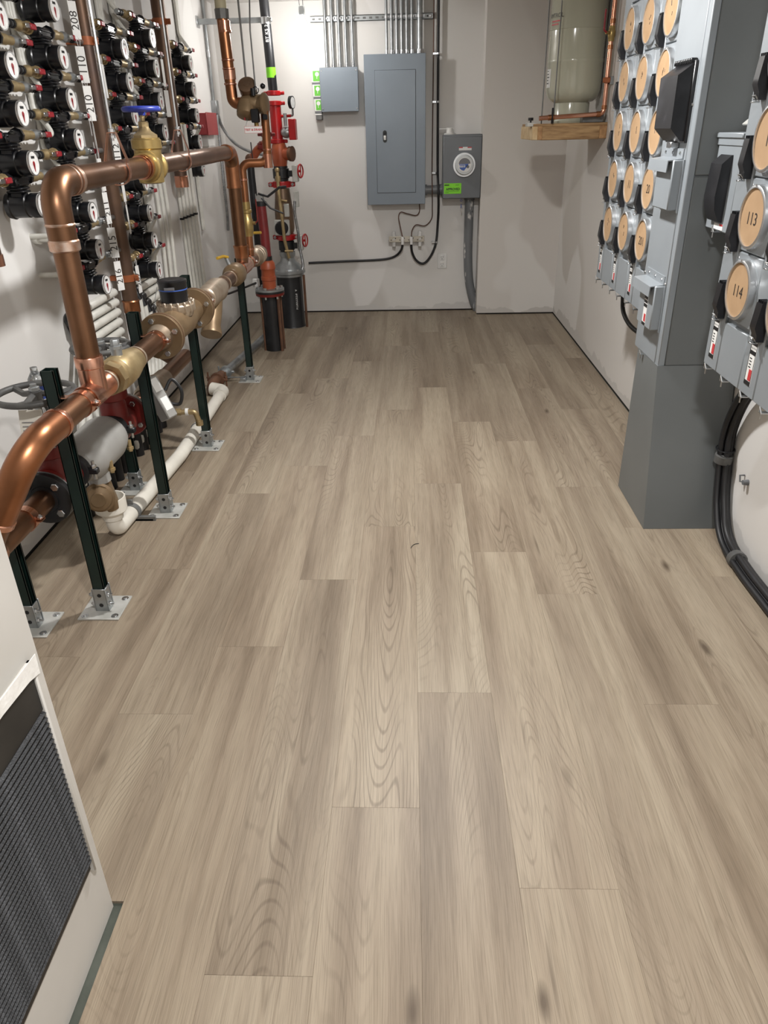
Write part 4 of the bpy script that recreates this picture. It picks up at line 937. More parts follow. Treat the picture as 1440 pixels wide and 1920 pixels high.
# clevis hangers on threaded rods
for y, lab in ((2.93, 'zinc rod and copper clevis hanger before the blue handwheel'), (3.78, 'zinc rod and copper clevis hanger beyond the blue handwheel')):
    z = 1.445+.007*(y-2.36)
    t = thing('clevis_hanger', lab, 'hanger', (XM, y, z))
    part('rod', MB().cyl((XM, y, z+.1), (XM, y, ZC+.002), .0048, 8), 'zinc', t)
    hp = [(XM-.012, y, z+.125), (XM+.012, y, z+.125)]
    lp = [V((XM-.014, y, z+.125)), V((XM+.014, y, z+.125)), V((XM+.04, y, z+.035))]
    for k in range(13): a = .6-k*(PI+1.2)/12; lp.append(V((XM+.044*math.cos(a), y, z+.044*math.sin(a))))
    lp.append(V((XM-.04, y, z+.035)))
    cv = MB(); n_ = len(lp)
    ctr = V((XM, y, z)); vs = []
    for p in lp:
        d_ = (p-ctr).normalized()*.003
        for q in (p, p+d_):
            for s_ in (-.011, .011): vs.append(q+V((0, s_, 0)))
    fs = []
    for i in range(n_):
        a, b = 4*i, 4*((i+1) % n_)
        fs += [(a, a+1, b+1, b), (a+2, a+3, b+3, b+2), (a, a+2, b+2, b), (a+1, a+3, b+3, b+1)]
    cv.add(vs, fs); part('clevis', cv, 'copper_bright', t)
    part('nut', MB().hexn((XM, y, z+.128), (0, 0, 1), .011, .012).hexn((XM, y, z+.108), (0, 0, 1), .011, .012), 'zinc', t)
# ------------------------------------------------------------------ strut posts
def strut_post(x, y, h, label, clampz=None, clamp_r=R, px=None):
    t = thing('strut_post', label, 'post', (x, y, 0), 'green strut posts')
    c = .0206; th = .0028
    ch = MB().box(x-c, x+c, y-c, y-c+th, .004, h).box(x-c, x+c, y+c-th, y+c, .004, h).box(x-c, x-c+th, y-c, y+c, .004, h).box(x+c-th, x+c, y-c, y-c+.0095, .004, h).box(x+c-th, x+c, y+c-.0095, y+c, .004, h).box(x+c-.01, x+c, y-c+.0067, y-c+.0095, .004, h).box(x+c-.01, x+c, y+c-.0095, y+c-.0067, .004, h)
    part('channel', ch, 'strut_green', t, smooth=0)
    part('base_plate', MB().box(x-.076, x+.076, y-.076, y+.076, 0, .006, .001), 'steel_plate', t)
    ft = part('foot', MB().box(x-.024, x+.024, y-.026, y-.0212, .005, .1, .001).box(x-.024, x+.024, y+.0212, y+.026, .005, .1, .001).box(x-.026, x-.0212, y-.026, y+.026, .005, .1, .001), 'galvanised', t)
    bo = MB()
    for z in (.035, .075): bo.cyl((x-.04, y-.035+.07*(z > .05)*0+.018, z), (x+.045, y-.017, z), .0045, 8); bo.hexn((x+.024, y-.017, z), (1, 0, 0), .0095, .009); bo.hexn((x-.026, y-.017, z), (-1, 0, 0), .0095, .009)
    part('foot_lug', MB().box(x+.021, x+.026, y-.026, y+.012, .005, .1, .001), 'galvanised', t)
    part('bolts', bo, 'zinc', t)
    hl = MB()
    for z in (.032, .074): hl.lathe((x, y-.0262, z), (0, -1, 0), [(0, .0078), (.0006, .0078)], 14)
    for sx in (-1, 1):
        for sy in (-1, 1): hl.lathe((x+sx*.056, y+sy*.056, .006), (0, 0, 1), [(0, .0075), (.0006, .0075)], 12)
    part('holes', hl, 'print_black', t)
    an = MB()
    for sx, sy in ((1, 1), (-1, -1), (1, -1)): an.lathe((x+sx*.056, y+sy*.056, .006), (0, 0, 1), [(0, .013), (.002, .013), (.002, .007), (.006, .006)], 12)
    part('anchors', an, 'zinc', t)
    if clampz:
        cx = px
        part('pipe_clamp', MB().lathe((cx, y-.016, clampz), (0, 1, 0), [(0, clamp_r+.0035), (.032, clamp_r+.0035)], 28).box(x+c-.004, cx-clamp_r+.012, y-.014, y+.014, clampz+.022, clampz+.026).box(x+c-.004, cx-clamp_r+.012, y-.014, y+.014, clampz-.026, clampz-.022).box(cx+clamp_r-.004, cx+clamp_r+.022, y-.014, y+.014, clampz+.003, clampz+.007).box(cx+clamp_r-.004, cx+clamp_r+.022, y-.014, y+.014, clampz-.004, clampz), 'copper_bright', t)
        part('clamp_screw', MB().cyl((cx+clamp_r+.012, y, clampz-.012), (cx+clamp_r+.012, y, clampz+.016), .004, 8).lathe((cx+clamp_r+.012, y, clampz+.007), (0, 0, 1), [(0, .009), (.004, .008)], 10), 'zinc', t)
strut_post(-1.143, 2.235, .915, 'dark green strut post carrying the copper main beside the tall copper riser', ZM, R, XM)
strut_post(-1.14, 3.02, .92, 'dark green strut post just before the bronze meter flange', ZM, R, XM)
strut_post(-1.14, 3.815, .93, 'dark green strut post behind the black meter register', ZM, R, XM)
strut_post(-1.134, 5.045, .83, 'dark green strut post near the corner risers', ZM, R, XM)
strut_post(-1.363, 2.13, .62, 'dark green strut post half hidden by the white closet wall', .435, R, -1.29)
strut_post(-1.363, 3.26, .6, 'dark green strut post near the wall below the red valve flange', .435, R, -1.29)

# ------------------------------------------------------------------ lower line : red gate valves and backflow body
XB, ZB = -1.29, .435
def gate_valve(name, label, yc, y_near, y_far, wheel_z, WR):
    t = thing(name, label, 'valve', (XB, yc, ZB-.1))
    part('body', MB().lathe((XB, y_near, ZB), (0, 1, 0), [(0, .05), (.02, .05), ((yc-y_near)*.55, .066), (yc-y_near, .072), (yc-y_near+(y_far-yc)*.5, .066), (y_far-y_near-.02, .05), (y_far-y_near, .05)], 28).lathe((XB, yc, ZB), (0, 0, 1), [(0, .06), (.1, .056), (.12, .05), (.13, .07), (.15, .07)], 24), 'red_dark', t)
    part('bonnet', MB().lathe((XB, yc, ZB+.15), (0, 0, 1), [(0, .07), (.018, .07), (.02, .045), (.06, .03), (.1, .024)], 24), 'red_dark', t)
    bb = MB()
    for k in range(4): a = PI/4+k*PI/2; bb.hexn((XB+.057*math.cos(a), yc+.057*math.sin(a), ZB+.165), (0, 0, 1), .011, .012)
    part('bolts', bb, 'zinc', t)
    yk = MB()
    for s in (-1, 1): yk.tube([(XB+s*.02, yc, ZB+.23), (XB+s*.034, yc, ZB+.27), (XB+s*.03, yc, wheel_z-.05), (XB+s*.012, yc, wheel_z-.012)], .008, 8)
    part('yoke', yk, 'wheel_iron', t)
    part('stem', MB().cyl((XB, yc, ZB+.2), (XB, yc, wheel_z+.035), .011, 12).hexn((XB, yc, wheel_z+.012), (0, 0, 1), .018, .014), 'galvanised', t)
    wl = MB().torus((XB, yc, wheel_z), (0, 0, 1), WR, .0115, 40, 10).lathe((XB, yc, wheel_z-.02), (0, 0, 1), [(0, .022), (.03, .024)], 16)
    for k in range(3): a = .5+k*2*PI/3; wl.tube([(XB+.015*math.cos(a), yc+.015*math.sin(a), wheel_z), (XB+.07*math.cos(a), yc+.07*math.sin(a), wheel_z-.012), (XB+WR*math.cos(a), yc+WR*math.sin(a), wheel_z)], .011, 8)
    part('handwheel', wl, 'wheel_iron', t, 'cast iron handwheel')
    return t
t = gate_valve('gate_valve', 'dark red gate valve with iron handwheel and black flange', 2.39, 2.3, 2.5, .785, .128)
part('flange', MB().lathe((XB, 2.301, ZB), (0, 1, 0), [(0, .094), (.003, .096), (.02, .096), (.022, .06)], 40), 'red_dark', t)
t = thing('black_flange', 'black bolted pipe flange on the lower copper line', 'flange', (XB, 2.28, ZB-.1))
part('plate', MB().lathe((XB, 2.268, ZB), (0, 1, 0), [(0, .05), (.006, .052), (.0065, .09), (.009, .0945), (.03, .0945), (.033, .09)], 40), 'black_paint', t)
part('gasket', MB().lathe((XB, 2.297, ZB), (0, 1, 0), [(0, .097), (.005, .097)], 40), 'galvanised', t)
part('bolts', bolts(XB, 2.275, 2.318, ZB, .072, 4, PI/4, .0145), 'zinc', t)
t = thing('backflow_body', 'grey epoxy backflow preventer body between two red valves', 'backflow preventer', (XB, 2.73, ZB-.2))
part('body', MB().lathe((XB, 2.54, ZB), (0, 1, 0), [(0, .055), (.03, .058), (.05, .078), (.09, .094), (.3, .098), (.34, .09), (.37, .06), (.4, .055)], 32).lathe((XB+.01, 2.68, ZB), (.1, 0, -1), [(0, .06), (.1, .045), (.12, .045)], 24), 'grey_body', t)
part('access_cover', MB().lathe((-1.35, 2.565, ZB+.01), (0, 0, 1), [(0, .05), (.12, .048), (.122, .058), (.138, .058), (.14, .04), (.179, .04)], 24), 'grey_body', t)
cl = MB()
for y in (2.505, 2.93): cl.lathe((XB, y, ZB), (0, 1, 0), [(0, .06), (.004, .068), (.03, .068), (.034, .06)], 28).box(XB-.1, XB-.06, y+.004, y+.03, ZB-.012, ZB+.012, .004).box(XB+.06, XB+.1, y+.004, y+.03, ZB-.012, ZB+.012, .004)
part('coupling', cl, 'black_paint', t)
cb = MB()
for y in (2.505, 2.93):
    for s in (-1, 1): cb.cyl((XB+s*.083, y+.017, ZB-.035), (XB+s*.083, y+.017, ZB+.04), .006, 8); cb.hexn((XB+s*.083, y+.017, ZB+.012), (0, 0, 1), .012, .012)
part('coupling_bolts', cb, 'zinc', t)
rv = part('relief_valve', MB().lathe((XB+.02, 2.66, .262), (.25, -1, .12), [(-.05, .05), (0, .058), (.02, .062), (.03, .062), (.034, .052), (.05, .048), (.056, .03), (.066, .028), (.067, 0)], 28).cyl((XB+.015, 2.7, .32), (XB+.02, 2.74, .17), .036, 16), 'bronze', t)
tc_ = MB()
for s in (0, 1): 
    x = XB+.04+.0*s; tc_.cyl((XB+.09, 2.66+.22*s, ZB-.02), (XB+.09, 2.66+.22*s, ZB-.07), .009, 8); tc_.hexn((XB+.09, 2.66+.22*s, ZB-.05), (0, 0, -1), .014, .014)
part('test_cock', tc_, 'brass_dull', t)
t = gate_valve('gate_valve', 'dark red gate valve with iron handwheel behind the tall copper riser', 3.0, 2.955, 3.14, .785, .115)
part('flange', MB().lathe((XB, 3.12, ZB), (0, 1, 0), [(0, .06), (.002, .093), (.005, .096), (.02, .096), (.022, .094)], 40), 'red_dark', t)
part('bolts', bolts(XB, 3.12, 3.165, ZB, .072, 4, PI/4+.2, .0125), 'zinc', t)
t = thing('lower_line', 'copper and bronze lower line from the red flange to the dark riser', 'pipe', (XB, 3.6, .38))
part('flange', MB().lathe((XB, 3.143, ZB), (0, 1, 0), [(0, .095), (.018, .095), (.02, .05)], 36), 'galvanised', t)
part('pipe', MB().tube(fillet([(XB, 3.15, ZB), (XB, 4.0, ZB), (XB, 4.12, ZB)], .05), R, 24), 'copper_dull', t)
part('coupling', MB().lathe((XB, 3.36, ZB), (0, 1, 0), [(0, .046), (.02, .055), (.1, .062), (.2, .06), (.26, .05), (.34, .047)], 28), 'bronze_pale', t)
# meter reading unit hung on the pipes
Mx = Matrix.Translation((-1.125, 3.13, .515))@Matrix.Rotation(math.radians(-35), 4, 'Z')@Matrix.Rotation(math.radians(-24), 4, 'Y')@Matrix.Rotation(math.radians(8), 4, 'X')
t = thing('reader_unit', 'grey plastic meter reader box hanging below the bronze flange', 'reader box', (-1.2, 3.24, .4))
part('case', MB().box(-.04, .03, -.03, .03, -.1, .1, .012, Mx), 'iron_grey', t)
part('face', MB().box(-.035, .035, -.036, -.026, -.098, .1, .006, Mx).box(.02, .036, -.036, .02, -.098, .1, .006, Mx), 'grey_body', t)
part('label', MB().box(.0355, .0368, -.025, .012, .03, .09, 0, Mx).box(.0355, .0368, -.025, .012, -.06, .0, 0, Mx), 'print_white', t)
part('cable', MB().tube(spline([Mx@V((.02, .03, .02)), Mx@V((.05, .07, .05)), Mx@V((.06, .08, -.01)), Mx@V((.03, .06, -.06)), Mx@V((.0, .03, -.04))]), .008, 8), 'black_rubber', t)
part('hang_tag', MB().box(-.02, .03, -.005, -.004, .1, .17, 0, Mx), 'paper', t)
# bottle and paper tag
bx, by, bz = -1.365, 2.56, .624
t = thing('water_bottle', 'clear plastic water bottle with blue label behind the iron handwheel', 'bottle', (bx, by, bz))
part('bottle', MB().lathe((bx, by, bz), (0, 0, 1), [(0, .02), (.002, .03), (.02, .0325), (.05, .031), (.06, .0325), (.14, .0325), (.165, .028), (.185, .016), (.19, .0125), (.205, .0125)], 28), 'clear_plastic', t)
lb = part('label', MB().lathe((bx, by, bz+.092), (0, 0, 1), [(0, .0332), (.048, .0332)], 28, False), 'label_blue', t)
def wb(x, y, r=.0337, a0=math.radians(-64)): return (bx+r*math.cos(a0+x/r), by+r*math.sin(a0+x/r), bz+.124+y)
part('lettering', text_mb('nia', .026, 0, (1, 0, 0), (0, 0, 1), wrap=wb), 'print_white', lb, smooth=0)
part('emblem', MB().sphere((bx+.0332*math.cos(math.radians(-95)), by+.0332*math.sin(math.radians(-95)), bz+.105), .0065, 10, 6), 'label_yellow', lb)
t = thing('paper_tag', 'white printed paper tag hung under the iron handwheel', 'tag', (XB-.005, 2.33, .62))
part('sheet', MB().prism([(XB-.05, 2.31, .6), (XB+.042, 2.315, .6), (XB+.034, 2.34, .745), (XB-.044, 2.335, .745)], (0, .0012, 0)), 'paper', t, smooth=0)
pr = MB()
for q in range(7): pr.prism([(XB-.035, 2.3095+.0024*q, .62+.014*q), (XB+.02+.008*(q % 2), 2.312+.0024*q, .62+.014*q), (XB+.02+.008*(q % 2), 2.3124+.0024*q, .6225+.014*q), (XB-.035, 2.3099+.0024*q, .6225+.014*q)], (0, -.0006, 0))
part('print', pr, 'print_grey', t, smooth=0)
# white drain pipe on the floor
t = thing('drain_pipe', 'white plastic drain pipe on the floor with open funnel', 'pipe', (-1.25, 3.6, 0))
fx, fy = -1.288, 2.77
part('pipe', MB().tube(fillet([(fx, fy, .13), (fx, fy, .038), (-1.235, 3.6, .038), (-1.25, 4.66, .038)], .045, 10), .0355, 24), 'pvc_white', t)
part('funnel', MB().lathe((fx, fy, .1), (0, 0, 1), [(0, .043), (.02, .045), (.035, .062), (.04, .066), (.1, .066), (.1, .06), (.04, .058), (.03, .02)], 32, False), 'pvc_white', t)
part('end_elbow', MB().tube(fillet([(-1.25, 4.58, .04), (-1.25, 4.68, .04), (-1.3, 4.7, .044), (-1.33, 4.71, .046)], .03, 8), .043, 24), 'pvc_white', t)
part('collar', MB().lathe((-1.245, 3.98, .038), (-.012, 1, 0), [(0, .0365), (.012, .0365)], 24), 'pvc_grey', t)
sx_ = -1.277
part('clamp', MB().lathe((sx_, 2.93, .038), (.06, 1, 0), [(0, .039), (.03, .039)], 24).box(sx_-.012, sx_+.012, 2.94, 2.95, .074, .1, .002).box(sx_-.05, sx_+.1, 2.925, 2.965, 0, .01, .001).box(sx_-.04, sx_+.11, 2.925, 2.935, 0, .02), 'iron_grey', t)
t = thing('brass_drain_cock', 'small brass drain cock on a stub beside the strut post', 'valve', (-1.25, 3.75, .2))
part('pipe', MB().cyl((-1.38, 3.72, .235), (-1.17, 3.74, .232), .014, 12).cyl((-1.27, 3.73, .234), (-1.24, 3.733, .234), .02, 8), 'brass_dull', t)
part('spout', MB().tube(fillet([(-1.2, 3.737, .232), (-1.165, 3.74, .232), (-1.15, 3.74, .17)], .02), .015, 12).cyl((-1.15, 3.74, .155), (-1.15, 3.74, .18), .02, 10), 'brass_dull', t)
part('collar', MB().cyl((-1.215, 3.735, .233), (-1.2, 3.736, .233), .02, 12), 'white_plastic', t)
part('support', MB().cyl((-1.37, 3.72, .24), (-1.37, 3.72, .4), .014, 12), 'brass_dull', t)
solo('pipe_stub', MB().cyl((XL-.002, 3.98, .2), (-1.4, 3.98, .2), .03, 16), 'pvc_white', 'white pipe stub out of the left wall behind the strut posts', 'pipe')
# rusty fitting and galvanised pipe along the floor to the corner
t = thing('floor_pipe', 'grey galvanised pipe with rusty coupling along the floor to the corner', 'pipe', (-1.3, 5.4, 0))
part('pipe', MB().cyl((-1.325, 4.95, .055), (-1.2, 6.1, .055), .028, 16), 'galvanised', t)
part('elbow', MB().tube(fillet([(-1.33, 4.72, .0), (-1.34, 4.76, .06), (-1.325, 4.98, .056)], .05), .035, 16), 'rust', t)
cl = MB().lathe((-1.332, 4.86, .056), (.1, 1, 0), [(0, .05), (.03, .05)], 18).box(-1.4, -1.26, 4.865, 4.885, .045, .067, .004)
part('coupling', cl, 'rust', t)
cb = MB()
for x in (-1.393, -1.27): cb.cyl((x, 4.875, .01), (x, 4.875, .11), .006, 8); cb.hexn((x, 4.875, .068), (0, 0, 1), .012, .012)
part('bolts', cb, 'rust', t)
part('coupling', MB().lathe((-1.313, 5.04, .056), (.1, 1, 0), [(0, .044), (.03, .044)], 18).box(-1.37, -1.25, 5.045, 5.062, .046, .066, .004).cyl((-1.36, 5.055, .02), (-1.36, 5.055, .1), .006, 8), 'galvanised', t)
part('bracket', MB().box(-1.2, -1.16, 4.98, 5.04, .0, .03, .002).box(-1.29, -1.17, 4.995, 5.01, .03, .036), 'galvanised', t)

# ================================================================== FAR LEFT CORNER : second copper riser, reducing valve, fire riser
YP = 5.15
t = thing('copper_branch', 'smaller copper branch rising from the main to the bronze reducing valve', 'pipe', (XM, YP, .85))
part('riser', MB().tube(fillet([(XM, 5.12, ZM), (XM, 5.13, 1.39), (-.9, YP, 1.39), (-.893, YP, 1.68)], .05, 10), .026, 20), 'copper_warm', t)
rb = MB()
for z in (.87, 1.29): rb.lathe((XM, 5.125, z), (0, 0, 1), [(0, .03), (.012, .03)], 20)
rb.lathe((-.895, YP, 1.46), (0, 0, 1), [(0, .0295), (.01, .0295)], 20); rb.lathe((-.9, YP, 1.36), (0, 0, 1), [(0, .03), (.08, .03)], 20)
part('bead', rb, 'copper_bright', t)
bv = part('ball_valve', MB().lathe((XM, 5.125, .955), (0, 0, 1), [(0, .03), (.02, .032), (.03, .036), (.06, .038), (.1, .038), (.11, .032), (.14, .03), (.145, .036), (.16, .036), (.165, .03), (.21, .029)], 20).cyl((XM, 5.125, 1.035), (XM+.055, 5.12, 1.035), .011, 10), 'brass', t)
part('lever', MB().tube(fillet([(XM+.055, 5.12, 1.035), (XM+.07, 5.12, 1.05), (XM+.07, 5.12, 1.18)], .012), .004, 8), 'red_dark', bv)
t = thing('reducing_valve', 'brown bronze reducing valve with round caps hanging on copper pipes', 'valve', (-.97, YP, 1.6))
part('body', MB().lathe((-1.03, YP, 1.722), (1, 0, 0), [(0, .038), (.02, .044), (.045, .05), (.13, .048), (.15, .036)], 24), 'bronze', t)
part('cap', MB().lathe((-.985, YP+.06, 1.76), (-.02, -.75, .62), [(-.03, .05), (.04, .05), (.045, .053), (.1, .053), (.104, .045), (.104, .02), (.108, .018), (.109, 0)], 28), 'check_bronze', t)
part('cap', MB().lathe((-1.0, YP, 1.72), (-.04, -.35, -.62), [(0, .056), (.06, .058), (.075, .056), (.08, .048), (.082, 0)], 28), 'bronze', t)
part('cover', MB().lathe((-.925, YP, 1.715), (1, -.25, 0), [(0, .05), (.03, .058), (.034, .064), (.044, .064), (.048, .056), (.056, .03), (.057, 0)], 24, M=None), 'bronze', t)
part('black_box', MB().box(-.965, -.92, YP-.09, YP-.03, 1.615, 1.69, .005).cyl((-.945, YP-.05, 1.76), (-.945, YP-.05, 1.8), .014, 10).box(-.9, -.87, YP-.06, YP-.04, 1.63, 1.66, .004), 'black_plastic', t)
part('ring_pull', MB().torus((-.93, YP-.04, 1.79), (0, 1, .2), .018, .003, 16, 6).sphere((-.885, YP-.04, 1.81), .016, 10, 6), 'black_plastic', t)
part('drain_plug', MB().cyl((-.945, YP-.03, 1.62), (-.945, YP-.03, 1.57), .014, 10), 'brass', t)
part('red_tab', MB().box(-1.02, -1.012, YP-.03, YP-.02, 1.63, 1.655), 'red_handle', t)
t = thing('copper_drop', 'bright copper pipe dropping from a beige pipe into the reducing valve', 'pipe', (-1.08, YP, 1.7))
part('pipe', MB().tube(fillet([(-1.097, YP, 2.17), (-1.085, YP, 1.725), (-1.02, YP, 1.722)], .055, 10), .0335, 24), 'copper_warm', t)
cb = MB()
for z in (2.09, 1.945, 1.9, 1.82): cb.lathe((-1.0885, YP, z), (0, 0, 1), [(0, .034), (.003, .038), (.011, .038), (.014, .034)], 24)
cb.lathe((-1.091, YP, 2.09), (0, 0, 1), [(0, .0365), (.06, .0365)], 24); cb.lathe((-1.087, YP, 1.85), (0, 0, 1), [(0, .0365), (.05, .037)], 24)
part('sleeve', cb, 'copper_bright', t)
part('hex_adapter', MB().lathe((-1.097, YP, 2.158), (0, 0, 1), [(0, .04), (.05, .042)], 8), 'iron_grey', t)
part('beige_pipe', MB().cyl((-1.098, YP, 2.205), (-1.102, YP, ZC+.002), .034, 24), 'beige_coat', t)
t = thing('test_drain_sign', 'small white TEST & DRAIN sign hung below the reducing valve', 'sign', (-.965, 5.1, 1.557))
part('plate', MB().box(-1.019, -.908, 5.1, 5.1025, 1.558, 1.597), 'print_white', t)
part('border', MB().box(-1.019, -.908, 5.0993, 5.1, 1.5955, 1.597).box(-1.019, -.908, 5.0993, 5.1, 1.558, 1.5595).box(-1.019, -1.0175, 5.0993, 5.1, 1.558, 1.597).box(-.9095, -.908, 5.0993, 5.1, 1.558, 1.597), 'print_red', t, smooth=0)
part('lettering', text_mb('TEST & DRAIN', .0165, (-.9635, 5.0988, 1.577), (1, 0, 0), (0, 0, 1), bold=.03), 'print_red', t, smooth=0)
part('wire', MB().tube([(-1.01, 5.101, 1.595), (-.995, 5.11, 1.64)], .0015, 5).tube([(-.918, 5.101, 1.595), (-.93, 5.09, 1.64)], .0015, 5), 'zinc', t)
# threaded hanger rods in the corner
solo('hanger_rod', MB().cyl((-1.0, 5.2, 1.82), (-1.005, 5.2, ZC+.002), .006, 8), 'iron_grey', 'thin grey rod between the beige pipe and the black sprinkler pipe', 'rod')
solo('hanger_rod', MB().tube([(-.93, 5.11, 1.79), (-.935, 5.13, 2.1), (-.905, 5.15, ZC+.002)], .0045, 8), 'iron_grey', 'thin leaning grey rod running up from the reducing valve', 'rod')
# test drain fittings, behind
YT = 6.1
t = thing('test_drain', 'orange grooved test drain fittings joining a black drop pipe', 'pipe', (-1.13, YT, .5))
part('fitting', MB().tube(fillet([(-1.06, YT, 1.62), (-1.055, YT, 1.5), (-1.14, YT, 1.44), (-1.2, YT, 1.36)], .04), .03, 16), 'orange_paint', t)
part('coupling', MB().lathe((-1.058, YT, 1.53), (0, 0, 1), [(0, .04), (.03, .04)], 18).box(-1.125, -.995, YT-.01, YT+.01, 1.535, 1.555, .004), 'red_dark', t)
part('coupling', MB().lathe((-1.11, YT, 1.455), (.8, 0, .6), [(0, .04), (.03, .04)], 18).box(-1.12, -1.08, YT-.06, YT+.06, 1.45, 1.475, .004), 'red_dark', t)
part('drop_pipe', MB().cyl((-1.2, YT, 1.39), (-1.2, YT, .09), .028, 16), 'black_paint', t)
part('cap', MB().sphere((-1.2, YT, 1.385), .036, 16, 8), 'rust', t)
# red drain stand
t = thing('red_standpipe', 'red wrapped standpipe on a black flanged floor stub', 'pipe', (-1.095, 5.9, 0))
x, y = -1.095, 5.86
part('floor_stub', MB().lathe((x, y, 0), (0, 0, 1), [(0, .074), (.01, .074), (.43, .072)], 28), 'black_paint', t)
fl = part('flange', MB().lathe((x, y, .43), (0, 0, 1), [(0, .06), (.001, .11), (.02, .113), (.022, .1)], 36), 'red_dark', t)
part('flange', MB().lathe((x, y, .452), (0, 0, 1), [(0, .112), (.014, .112), (.016, .108)], 36), 'black_paint', t); part('flange', MB().lathe((x, y, .467), (0, 0, 1), [(0, .112), (.014, .112), (.016, .06)], 36), 'galvanised', t)
bb = MB()
for k in range(6): a = k*PI/3+.3; bb.hexn((x+.09*math.cos(a), y+.09*math.sin(a), .483), (0, 0, 1), .014, .014); bb.cyl((x+.09*math.cos(a), y+.09*math.sin(a), .41), (x+.09*math.cos(a), y+.09*math.sin(a), .49), .008, 8)
part('bolts', bb, 'zinc', t)
part('adapter', MB().lathe((x, y, .48), (0, 0, 1), [(0, .052), (.06, .053), (.065, .058), (.09, .058), (.095, .053), (.14, .053), (.15, .06), (.19, .055), (.21, .04)], 24), 'orange_paint', t)
part('pipe', MB().tube([(x, y, .68), (x-.004, y+.01, .9), (x-.012, y+.02, 1.1)], .036, 20), 'red_wrap', t)
part('band', MB().lathe((x, y, .69), (0, 0, 1), [(0, .04), (.03, .04)], 20), 'black_rubber', t); part('band', MB().lathe((x-.012, y+.02, 1.075), (0, 0, 1), [(0, .042), (.03, .042)], 20), 'black_rubber', t)
part('cap', MB().box(x-.045, x+.012, y-.005, y+.045, 1.105, 1.16, .004), 'grey_body', t)
ty_ = MB().tube([(x-.02, y, 1.16), (x+.05, y-.01, 1.14), (x+.14, y, 1.2), (x+.18, y+.05, 1.2)], .009, 8).tube([(x, y, 1.13), (x+.06, y, 1.06), (x+.15, y+.02, 1.02)], .007, 8).tube([(x-.04, y, 1.5), (x-.03, y-.01, 1.15)], .004, 6)
part('strap', ty_, 'black_rubber', t)
for dx, dy in ((.068, -.05), (-.07, -.03), (.076, .02)): part('tie_rod', MB().cyl((x+dx, y+dy, 0), (x+dx, y+dy, .43), .0085 if dx != .068 else .013, 8), 'rust', t)
# fire riser
x, y = -1.062, 6.66
t = thing('fire_riser', 'tall fire sprinkler riser with red pipe and grooved couplings in the corner', 'sprinkler riser', (x, y, 0))
part('floor_stub', MB().lathe((x, y, 0), (0, 0, 1), [(0, .116), (.01, .112), (.46, .112)], 32), 'black_paint', t)
part('lettering', text_mb('A  PT0220024', .03, (x+.062, y-.0955, .25), (0, 0, -1), (1, 0, 0)), 'print_white', t, smooth=0)
part('base_flange', MB().lathe((x, y, .44), (0, 0, 1), [(0, .13), (.02, .132), (.025, .125), (.026, .145), (.05, .145), (.055, .13), (.08, .12), (.12, .07), (.15, .058), (.17, .068), (.2, .068)], 36), 'galvanised', t)
bb = MB()
for k in range(8): a = k*PI/4; bb.hexn((x+.125*math.cos(a), y+.125*math.sin(a), .49), (0, 0, 1), .015, .014)
part('bolts', bb, 'zinc', t)
def bfly(z):
    part('butterfly_valve', MB().lathe((x, y, z), (0, 0, 1), [(0, .058), (.015, .058), (.02, .068), (.09, .068), (.095, .058), (.11, .058)], 24).box(x+.03, x+.13, y-.025, y+.025, z+.03, z+.075, .004), 'black_paint', t)
bfly(.635); bfly(1.2)
part('check_body', MB().lathe((x, y, .78), (0, 0, 1), [(0, .06), (.02, .072), (.05, .08), (.2, .078), (.3, .066), (.36, .06)], 24), 'check_bronze', t)
cc = part('check_cover', MB().box(x-.08, x+.05, y-.095, y-.06, .78, .905, .008), 'steel_plate', t); part('cover_disc', MB().lathe((x-.015, y-.094, .842), (0, -1, 0), [(0, .056), (.014, .056), (.022, .048), (.026, 0)], 28), 'black_plastic', cc)
def coupling(z, r=.076):
    c = part('coupling', MB().lathe((x, y, z), (0, 0, 1), [(0, r-.004), (.004, r), (.044, r), (.048, r-.004)], 28).box(x-r-.035, x-r+.02, y-.022, y+.022, z+.006, z+.042, .006).box(x+r-.02, x+r+.035, y-.022, y+.022, z+.006, z+.042, .006), 'red_paint', t)
    m = MB()
    for s in (-1, 1): m.lathe((x+s*(r+.016), y-.022, z+.024), (0, -1, 0), [(0, .013), (.01, .011)], 10); m.cyl((x+s*(r+.016), y-.03, z+.024), (x+s*(r+.016), y+.04, z+.024), .006, 8)
    part('coupling_bolts', m, 'zinc', c)
coupling(.735); coupling(1.148)
part('elbow', MB().lathe((x, y, 1.31), (0, 0, 1), [(0, .055), (.03, .06), (.1, .066), (.15, .058), (.17, .05)], 24).cyl((x, y, 1.4), (x+.09, y-.03, 1.4), .048, 20), 'orange_paint', t)
part('side_cap', MB().lathe((x+.085, y-.03, 1.4), (1, -.35, 0), [(0, .05), (.004, .056), (.03, .058), (.034, .04)], 14), 'rust', t)
part('red_pipe', MB().lathe((x-.006, y, 1.47), (0, 0, 1), [(0, .048), (.01, .046), (.3, .046)], 24).cyl((x+.03, y-.01, 1.67), (x+.12, y-.02, 1.672), .011, 10), 'red_paint', t)
cp_ = MB()
for z in (1.475, 1.745, 1.815): cp_.lathe((x-.008, y, z), (0, 0, 1), [(0, .05), (.004, .056), (.03, .056), (.034, .05)], 24).box(x-.09, x+.075, y-.016, y+.016, z+.004, z+.03, .005).cyl((x+.06, y-.04, z+.017), (x+.06, y+.03, z+.017), .006, 8)
part('red_coupling', cp_, 'red_paint', t)
part('black_pipe', MB().cyl((x-.012, y, 1.85), (x-.03, y, ZC+.002), .0365, 24), 'black_paint', t)
part('green_sticker', MB().lathe((x-.016, y, 1.937), (0, 0, 1), [(0, .0375), (.07, .0375)], 24, False), 'sticker_green', t)
